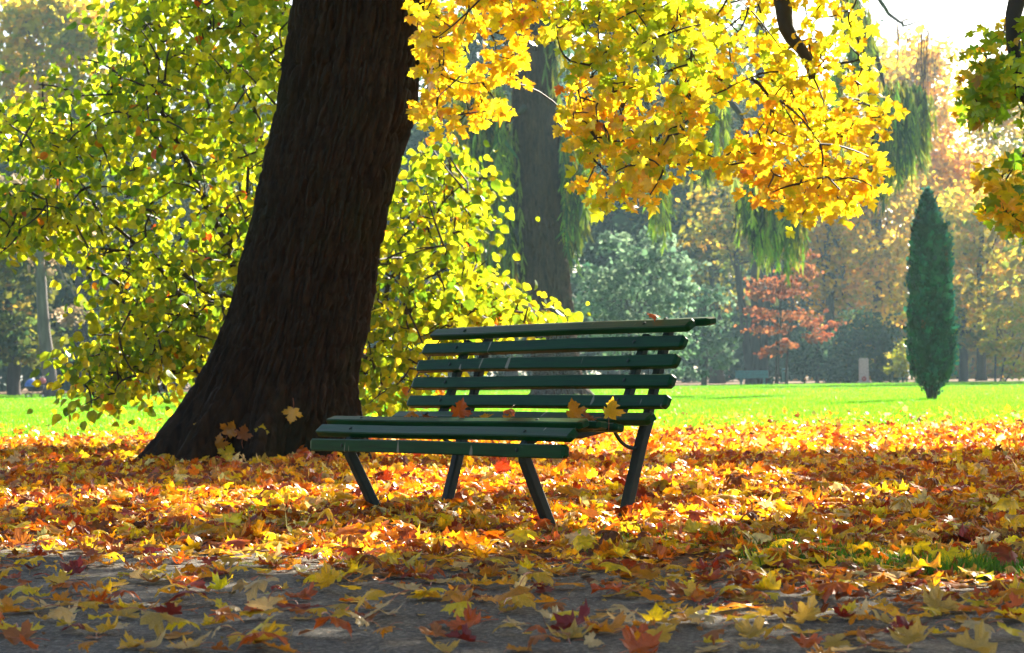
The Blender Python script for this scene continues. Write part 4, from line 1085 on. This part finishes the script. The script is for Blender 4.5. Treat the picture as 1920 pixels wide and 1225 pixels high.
for cx_, y0, y1, hw, ns in DR:
    for _ in range(int(ns * 1.5)):
        px = cx_ + rng.normal(0, .55) * hw; ya = y0 + rng.uniform(-14, 30); yb = ya + (y1 - y0) * rng.uniform(.35, 1.0)
        Yd = LY + rng.normal(0, .5)
        a = at(px, ya, Yd); b = at(px + rng.normal(3, 6), yb, Yd + rng.normal(0, .2))
        m_ = (a + b) / 2 + rng.normal(0, .08, 3)
        P = bez(a, m_, b, 8)
        st.add(*[shift(q, lo2) if i == 0 else q for i, q in enumerate(tube(P, np.full(8, .007), 3, cap=False))])
        L_ = np.linalg.norm(b - a); k = max(6, int(L_ * 18))
        t = rng.random(k)[:, None]
        pos = (1 - t) ** 2 * a + 2 * t * (1 - t) * m_ + t * t * b
        V, F, C = leaves(SH_ND, pos, frames(rng.normal(0, .22, (k, 3)) + [0, 0, -1], rng.normal(0, .4, (k, 3)) + [-.3, -1., .0]), .30 * np.exp(rng.normal(0, .35, k)), np.repeat(pick(PALN, 1, .35), k, 0) * np.exp(rng.normal(0, .12, (k, 1))))
        nd.add(shift(V, lo2), F, C)
for cx_, y0, y1, hw, ns in [(1735, 60, 190, 22, 26), (1690, 40, 150, 14, 8), (1650, 300, 385, 16, 14)]:
    for _ in range(ns):
        px = cx_ + rng.normal(0, .55) * hw; ya = y0 + rng.uniform(-10, 20); yb = ya + (y1 - y0) * rng.uniform(.4, 1.)
        P = bez(at(px, ya, LY), at(px + rng.normal(0, 8), (ya + yb) / 2, LY), at(px + rng.normal(0, 6), yb, LY), 8)
        stR.add(*[shift(q, lo2) if i == 0 else q for i, q in enumerate(tube(P, np.full(8, .011), 3, cap=False))])
nd.build('needles', M['needle'], larch); st.build('hanging_fronds', M['bark_far'], larch)
M['bare'] = plain('bare_twig', (.10, .05, .035), rough=.8)
stR.build('bare_fronds', M['bare'], larch)
limb(larch, lo2, [at(1692, 50, LY), at(1725, 40, LY), at(1740, 62, LY)], .03, .012, M['bark_far'], 6, .05, 71.)

# ------------------------------------------------------------------ columnar cypress
cb = ground(1748, 752); CYY = cb[1]; sc_ = CYY / FPX
cyp = empty('cypress_tree', cb); tag(cyp, 'narrow dark green columnar cypress standing alone on the sunny lawn', 'tree')
prof = [(724, 6), (718, 16), (709, 28), (699, 38), (686, 44), (650, 46), (600, 44), (550, 43), (500, 39), (460, 36), (430, 30), (428, 26), (408, 17), (392, 9), (376, 1)]
pz = np.array([at(1748, a, CYY)[2] for a, b in prof]); pr = np.array([b * sc_ for a, b in prof])
o_ = np.argsort(pz); pz, pr = pz[o_], pr[o_] * .75
nt_ = 1500
z = rng.uniform(pz[0] + .02, pz[-1], nt_); a = rng.random(nt_) * 2 * np.pi
rad = np.interp(z, pz, pr)
cx_off = -.06 * np.clip((z - 3) / 1.5, 0, 1)
lump = 1 + .62 * (fbm(np.stack([np.cos(a) * 1.8, np.sin(a) * 1.8, z * 1.5], 1), 2) - .5)
rr = rad * lump * np.clip(rng.normal(.92, .1, nt_) + .22 * (rng.random(nt_) < .14), .45, 1.2)
tc = np.stack([rr * np.cos(a) + cx_off, rr * np.sin(a), z], 1)
per = 22
pos = np.repeat(tc, per, 0) + rng.normal(0, 1, (nt_ * per, 3)) * [.04, .04, .085]
outw = np.repeat(np.stack([np.cos(a), np.sin(a), a * 0], 1), per, 0)
n = len(pos)
yd = outw * .45 + [0, 0, 1.] + rng.normal(0, .35, (n, 3)); nm = outw + rng.normal(0, .5, (n, 3))
PALC = [(.012, .075, .050, 4), (.020, .115, .072, 3), (.008, .042, .030, 2), (.09, .06, .03, .10)]
col = np.repeat(pick(PALC, nt_, .2), per, 0)
V, F, C = leaves(SH_BG, pos, frames(yd, nm), .085 * np.exp(rng.normal(0, .25, n)), col)
Geo().add(V, F, C).build('crown', M['needle'], cyp)
for k in range(7):
    aa = k * .9; dx, dy = math.cos(aa), math.sin(aa); r_ = 0 if k == 0 else 1
    P = np.array([[dx * .05 * r_, dy * .05 * r_, -.05], [dx * .12 * r_, dy * .12 * r_, .25], [dx * .30 * r_, dy * .30 * r_, .75], [dx * .26 * r_, dy * .26 * r_, 1.6 + (1.6 if k == 0 else 0)]])
    Geo().add(*tube(P, [.12, .08, .05, .02] if k == 0 else [.05, .04, .03, .012], 8)).build('trunk' if k == 0 else 'stem', M['bark_far'], cyp, smooth=True)

# ------------------------------------------------------------------ far furniture
M['teal_paint'] = plain('teal_paint', (.03, .17, .17), rough=.5)
M['stone'] = plain('pale_stone', (.42, .34, .30), rough=.9, bump=.3, scale=12.)
M['pink'] = plain('pink_plaster', (.52, .34, .30), rough=.9)
M['roof'] = plain('dark_roof', (.06, .045, .06), rough=.8)
M['white'] = plain('white_paint', (.75, .75, .74), rough=.6, noise_amt=.08)
M['dark_cloth'] = plain('dark_cloth', (.025, .03, .05), rough=.8)
M['blue_cloth'] = plain('blue_cloth', (.06, .12, .38), rough=.8)
M['red_cloth'] = plain('red_cloth', (.42, .10, .12), rough=.8)
M['skin_pink'] = plain('pale_cloth', (.6, .48, .45), rough=.8)
M['rubber'] = plain('rubber', (.02, .02, .022), rough=.7)
M['flower'] = plain('red_flowers', (.35, .05, .04), rough=.7)

fb = at(1410, 722, 119); fb[2] = 0
fbench = empty('park_bench', fb, R(4)); tag(fbench, 'distant teal park bench at the far edge of the lawn before the leaning trunks', 'bench')
for k in range(4): Geo().add(*box(0, .02 * k, .42 + .105 * k, 1.76, .03, .095)).build('back_slat', M['teal_paint'], fbench)
for k in range(3): Geo().add(*box(0, -.12 - .12 * k, .40, 1.76, .10, .03)).build('seat_slat', M['teal_paint'], fbench)
for sx in (-.62, .62):
    Geo().add(*box(sx, -.02, .20, .06, .06, .40)).build('leg', M['teal_paint'], fbench)
    Geo().add(*box(sx, -.36, .19, .06, .06, .38)).build('leg', M['teal_paint'], fbench)

pb = at(1620, 721, 117); pb[2] = 0
pil = empty('stone_pillar', pb); tag(pil, 'pale square stone pillar on a low plinth before the dark yews', 'monument')
Geo().add(*box(0, 0, .04, .74, .6, .10)).add(*box(0, 0, .13, .60, .5, .08)).build('plinth', M['stone'], pil)
q = Geo(); Vb, Fb = box(0, 0, .74, .48, .36, 1.14); Vb[4:, :2] *= .93; q.add(Vb, Fb); q.add(*box(0, 0, 1.33, .40, .30, .04)); q.build('shaft', M['stone'], pil)
fl = empty('flower_wreath', pb + np.array([-.03, -.27, .17])); tag(fl, 'small dark red wreath at the foot of the stone pillar', 'wreath')
aa = np.linspace(0, 2 * np.pi, 15); Geo().add(*tube(np.stack([.09 * np.cos(aa), aa * 0, .1 + .09 * np.sin(aa)], 1), .035, 7, cap=False)).build('ring', M['flower'], fl)
Geo().add(*box(.02, -.02, .02, .05, .015, .13)).build('ribbon', M['red_cloth'], fl)

bb = at(1472, 722, 118); bb[2] = 0
bn = empty('litter_bin', bb); tag(bn, 'dark teal litter bin under the red Japanese maple', 'bin')
Geo().add(*lathe([(.001, .14), (.13, .14), (.16, .66), (.17, .68), (.14, .69), (.13, .3), (.001, .3)], 18)).build('bin_body', M['teal_paint'], bn, smooth=True)
Geo().add(*lathe([(.17, .80), (.12, .86), (.001, .88)], 18)).build('lid', M['teal_paint'], bn, smooth=True)
for sx in (-.15, .15): Geo().add(*box(sx, 0, .41, .025, .04, .84)).build('post', M['teal_paint'], bn)

# low pink pavilion and garden wall seen under the trees
kb = at(1385, 712, 212); kb[2] = 0
kio = empty('pavilion', kb, R(-8)); tag(kio, 'small pink walled pavilion with a dark roof behind the far bench', 'building')
Geo().add(*box(0, 0, .62, 3.9, 2.6, 1.24)).build('wall', M['pink'], kio)
hw_, hd_ = 2.1, 1.5
Vr = np.array([[-hw_, -hd_, 1.25], [hw_, -hd_, 1.25], [hw_, hd_, 1.25], [-hw_, hd_, 1.25], [-hw_ + .5, -.25, 2.45], [hw_ - .5, -.25, 2.45], [hw_ - .5, .25, 2.45], [-hw_ + .5, .25, 2.45]])
Geo().add(Vr, np.array([[0, 3, 2, 1], [4, 5, 6, 7], [0, 1, 5, 4], [1, 2, 6, 5], [2, 3, 7, 6], [3, 0, 4, 7]])).build('roof', M['roof'], kio)
Geo().add(*box(0, -1.52, 1.22, 4.2, .05, .12)).build('fascia', M['white'], kio)
for sx in (-1.2, 0, 1.2):
    wn = Geo().add(*box(sx, -1.31, .75, .6, .04, .5)).build('window', M['roof'], kio)
    Geo().add(*box(sx, -1.335, .48, .7, .07, .05)).build('sill', M['white'], wn)
wb = at(1310, 712, 205); wb[2] = 0
gw = empty('garden_wall', wb, R(3)); tag(gw, 'low pinkish garden wall with pale coping between the bench end and the pavilion', 'wall')
Geo().add(*box(0, 0, .38, 4.6, .25, .76)).build('wall_body', M['pink'], gw)
Geo().add(*box(0, 0, .79, 4.7, .33, .07)).build('coping', M['white'], gw)

# fountain past the cypress: white arching spray over a pink basin
fo = at(1832, 709, 190); fo[2] = 0
fou = empty('fountain', fo); tag(fou, 'white arching spray over a pinkish basin right of the cypress', 'fountain')
Geo().add(*lathe([(.001, 0), (1.1, 0), (1.15, .35), (1.25, .42), (1.0, .42), (.95, .2), (.001, .2)], 24)).build('basin', M['pink'], fou, smooth=True)
jt = Geo()
for k in range(60):
    P = bez(np.array([-.8, 0, .3]) + rng.normal(0, .05, 3), np.array([-.3, 0, 2.5]) + rng.normal(0, .16, 3), np.array([.9, 0, 1.2]) + rng.normal(0, .25, 3), 9)
    jt.add(*tube(P, np.linspace(.03, .05, 9), 4))
jt.build('water_jet', M['white'], fou)

# left: pram by the grey trunk, thin white post, low dark trunks
sb = at(66, 749, 89); sb[2] = 0
pr_ = empty('pram', sb, R(15)); tag(pr_, 'dark pram with a blue cover parked left of the grey trunk', 'pram')
Vh, Fh = lathe([(.001, .0), (.2, .02), (.27, .14), (.28, .24)], 16); Vh[:, 0] *= 1.3
Geo().add(Vh + [0, 0, .30], Fh).build('body', M['dark_cloth'], pr_, smooth=True)
a_ = np.linspace(0, np.pi / 2, 7)
Vh, Fh = lathe([(.30 * math.cos(t), .30 * math.sin(t)) for t in a_[:-1]] + [(.01, .30)], 16); Vh[:, 0] *= .9
Geo().add(Vh + [-.14, 0, .50], Fh).build('hood', M['blue_cloth'], pr_, smooth=True)
for wx, wy in ((-.26, -.2), (-.26, .2), (.3, -.2), (.3, .2)):
    aa = np.linspace(0, 2 * np.pi, 17); wh = Geo().add(*tube(np.stack([wx + .12 * np.cos(aa), aa * 0 + wy, .13 + .12 * np.sin(aa)], 1), .02, 6, cap=False)).build('wheel', M['rubber'], pr_)
    Geo().add(*tube([[wx, wy - .02, .13], [wx, wy + .02, .13]], .03, 8)).build('hub', M['white'], wh)
Geo().add(*tube([[-.2, .12, .35], [.3, .12, .6], [.52, .12, .84], [.52, -.12, .84], [.3, -.12, .6], [-.2, -.12, .35]], .014, 6)).build('handle', M['rubber'], pr_)
for wy in (-.2, .2):
    Geo().add(*tube([[-.26, wy, .13], [0, wy * .8, .34], [.3, wy, .13]], .012, 5)).build('chassis', M['rubber'], pr_)
bgb = empty('bag', sb + np.array([.30, -.02, .60])); tag(bgb, 'red and pale bag resting on the handle of the dark pram', 'bag')
Vh, Fh = lathe([(.001, 0), (.12, .01), (.15, .09), (.12, .19), (.05, .23), (.001, .24)], 12); Geo().add(Vh, Fh).build('pouch', M['red_cloth'], bgb, smooth=True)
aa = np.linspace(0, np.pi, 9); Geo().add(*tube(np.stack([.09 * np.cos(aa), aa * 0, .22 + .07 * np.sin(aa)], 1), .012, 5)).build('strap', M['skin_pink'], bgb)
wp = at(190, 744, 96); wp[2] = 0
po = empty('lamp_post', wp); tag(po, 'thin white post half hidden by the hanging round leaves on the left', 'post')
Geo().add(*lathe([(.06, 0), (.06, .12), (.03, .16), (.025, 2.0), (.001, 2.0)], 10)).build('pole', M['white'], po, smooth=True)
Geo().add(*lathe([(.03, 1.98), (.07, 2.02), (.08, 2.2), (.03, 2.28), (.001, 2.29)], 12)).build('lamp_head', M['white'], po, smooth=True)

# ------------------------------------------------------------------ haze
hz = Geo().add(*box(0, 440, 16.5, 920, 910, 35)).build('haze', plain('haze_skin', (1, 1, 1)))
m, nt, out = nodes('haze_air')
vp = N(nt, 'ShaderNodeVolumePrincipled'); vp.inputs['Color'].default_value = (.55, .86, 1.0, 1); vp.inputs['Density'].default_value = .00027; vp.inputs['Anisotropy'].default_value = .55
nt.links.new(vp.outputs[0], out.inputs['Volume'])
hz.data.materials.clear(); hz.data.materials.append(m)
tag(hz, kind='stuff')
